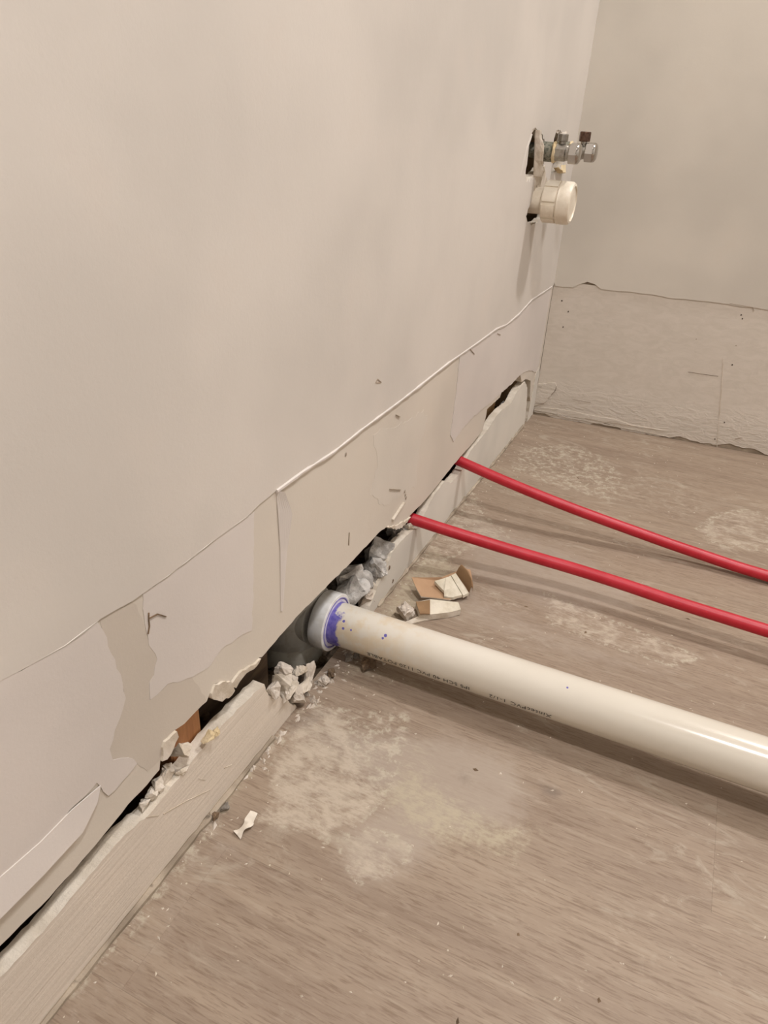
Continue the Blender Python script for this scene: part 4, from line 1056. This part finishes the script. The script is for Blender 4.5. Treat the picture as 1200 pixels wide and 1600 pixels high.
sheet('paper_band', SCRAP2_BAND, 0.0012, M_KRAFT_DARK, s2)
s3 = sheet('torn_paper_sliver', SCRAP3, 0.0018, [M_PLASTER, M_PLASTER])
tag(s3, 'thin white torn paper sliver beneath the smaller plasterboard scrap', 'scrap')
lump('plaster_lump', LUMP[0], M_PLASTER_PALE, 'crumpled grey-white lump of torn plaster between the scraps and white pipe', 'rubble', None, 505, rough=0.22)

# peeled paint curl on the floor
bm = bmesh.new()
P = [Vector(p) for p in CURL]
Q = []
for i in range(len(P) - 1):
    for k in range(6):
        Q.append(P[i].lerp(P[i + 1], k / 6))
Q.append(P[-1])
for _ in range(3):
    Q = [Q[0]] + [(Q[i - 1] + Q[i] * 2 + Q[i + 1]) / 4 for i in range(1, len(Q) - 1)] + [Q[-1]]
rows_ = []
for i, p in enumerate(Q):
    d = (Q[min(i + 1, len(Q) - 1)] - Q[max(i - 1, 0)]).normalized()
    f = i / (len(Q) - 1)
    tw = -0.25 + 0.75 * math.sin(2 * PI * f)
    w = d.cross(Vector((0, 0, 1))).normalized()
    w = (w * math.cos(tw) + Vector((0, 0, 1)) * math.sin(tw)) * CURL_W * (0.8 + 0.15 * math.cos(3 * PI * f))
    rows_.append((p - w + Vector((0, 0, 0.0005)), p + Vector((0, 0, 0.0010)), p + w + Vector((0, 0, 0.0005))))
for s in (0, 1):
    vs = [[bm.verts.new((q.x, q.y, max(q.z, 0.0006) - 0.0005 * s)) for q in r] for r in rows_]
    for a, b in zip(vs, vs[1:]):
        for j in range(2):
            bm.faces.new((a[j], a[j + 1], b[j + 1], b[j]))
bmesh.ops.recalc_face_normals(bm, faces=bm.faces)
tag(mesh_obj('paint_peel', bm, M_PEEL, None, True), 'twisted white paint peel lying on the floor by the brushed board', 'scrap')

# grit scattered over the boards: too small to count
def grit(name, pts, rng, mat, label, seed, lo=0.0008, hi=0.0022):
    rnd = random.Random(seed)
    bm = bmesh.new()
    for x, y in pts:
        s = rnd.uniform(lo, hi)
        a = rnd.uniform(0, PI)
        l = rnd.uniform(1.0, 2.4)
        vs = [bm.verts.new((x + s * (l * c[0] * math.cos(a) - c[1] * math.sin(a)), y + s * (l * c[0] * math.sin(a) + c[1] * math.cos(a)), 0.0)) for c in ((1, 0.2), (0.1, 0.8), (-1, 0.1), (0, -0.9))]
        top = bm.verts.new((x, y, s * rnd.uniform(0.7, 1.4)))
        for i in range(4):
            bm.faces.new((vs[i], vs[(i + 1) % 4], top))
    bmesh.ops.recalc_face_normals(bm, faces=bm.faces)
    return tag(mesh_obj(name, bm, mat), label, 'grit', kind='stuff')
DARK_IX = {0, 2, 3, 4, 7, 15, 18, 20}
grit('floor_grit', [p for i, p in enumerate(GRIT) if i in DARK_IX], None, M_BROWN, 'few dark brown grit crumbs scattered over the floor boards', 1, 0.0014, 0.0022)
rnd = random.Random(9)
pts = [p for i, p in enumerate(GRIT) if i not in DARK_IX]
for _ in range(260):
    pts.append((rnd.uniform(0.0, 0.55), rnd.uniform(-1.45, -0.02)))
for _ in range(160):
    pts.append((abs(rnd.gauss(0.0, 0.03)) + 0.003, rnd.uniform(-1.35, -0.06)))
for _ in range(60):
    pts.append((abs(rnd.gauss(0.035, 0.025)) + 0.003, rnd.gauss(-0.86, 0.06)))
grit('plaster_grit', pts, None, M_PLASTER, 'tiny white plaster grit scattered over the floor boards', 2, 0.0005, 0.0011)
rnd = random.Random(17)
pts = [(rnd.uniform(0.0, 0.016), rnd.uniform(-1.0, -0.945)) for _ in range(34)] + [(abs(rnd.gauss(0, 0.012)), rnd.uniform(-0.945, -0.86)) for _ in range(26)] + [(abs(rnd.gauss(0.0, 0.006)) + 0.003, rnd.uniform(-1.16, -1.0)) for _ in range(22)]
grit('plaster_crumbs', pts, None, M_PLASTER_PALE, 'pale plaster crumbs strewn along the broken floor edge by the white pipe', 3, 0.0010, 0.0032)
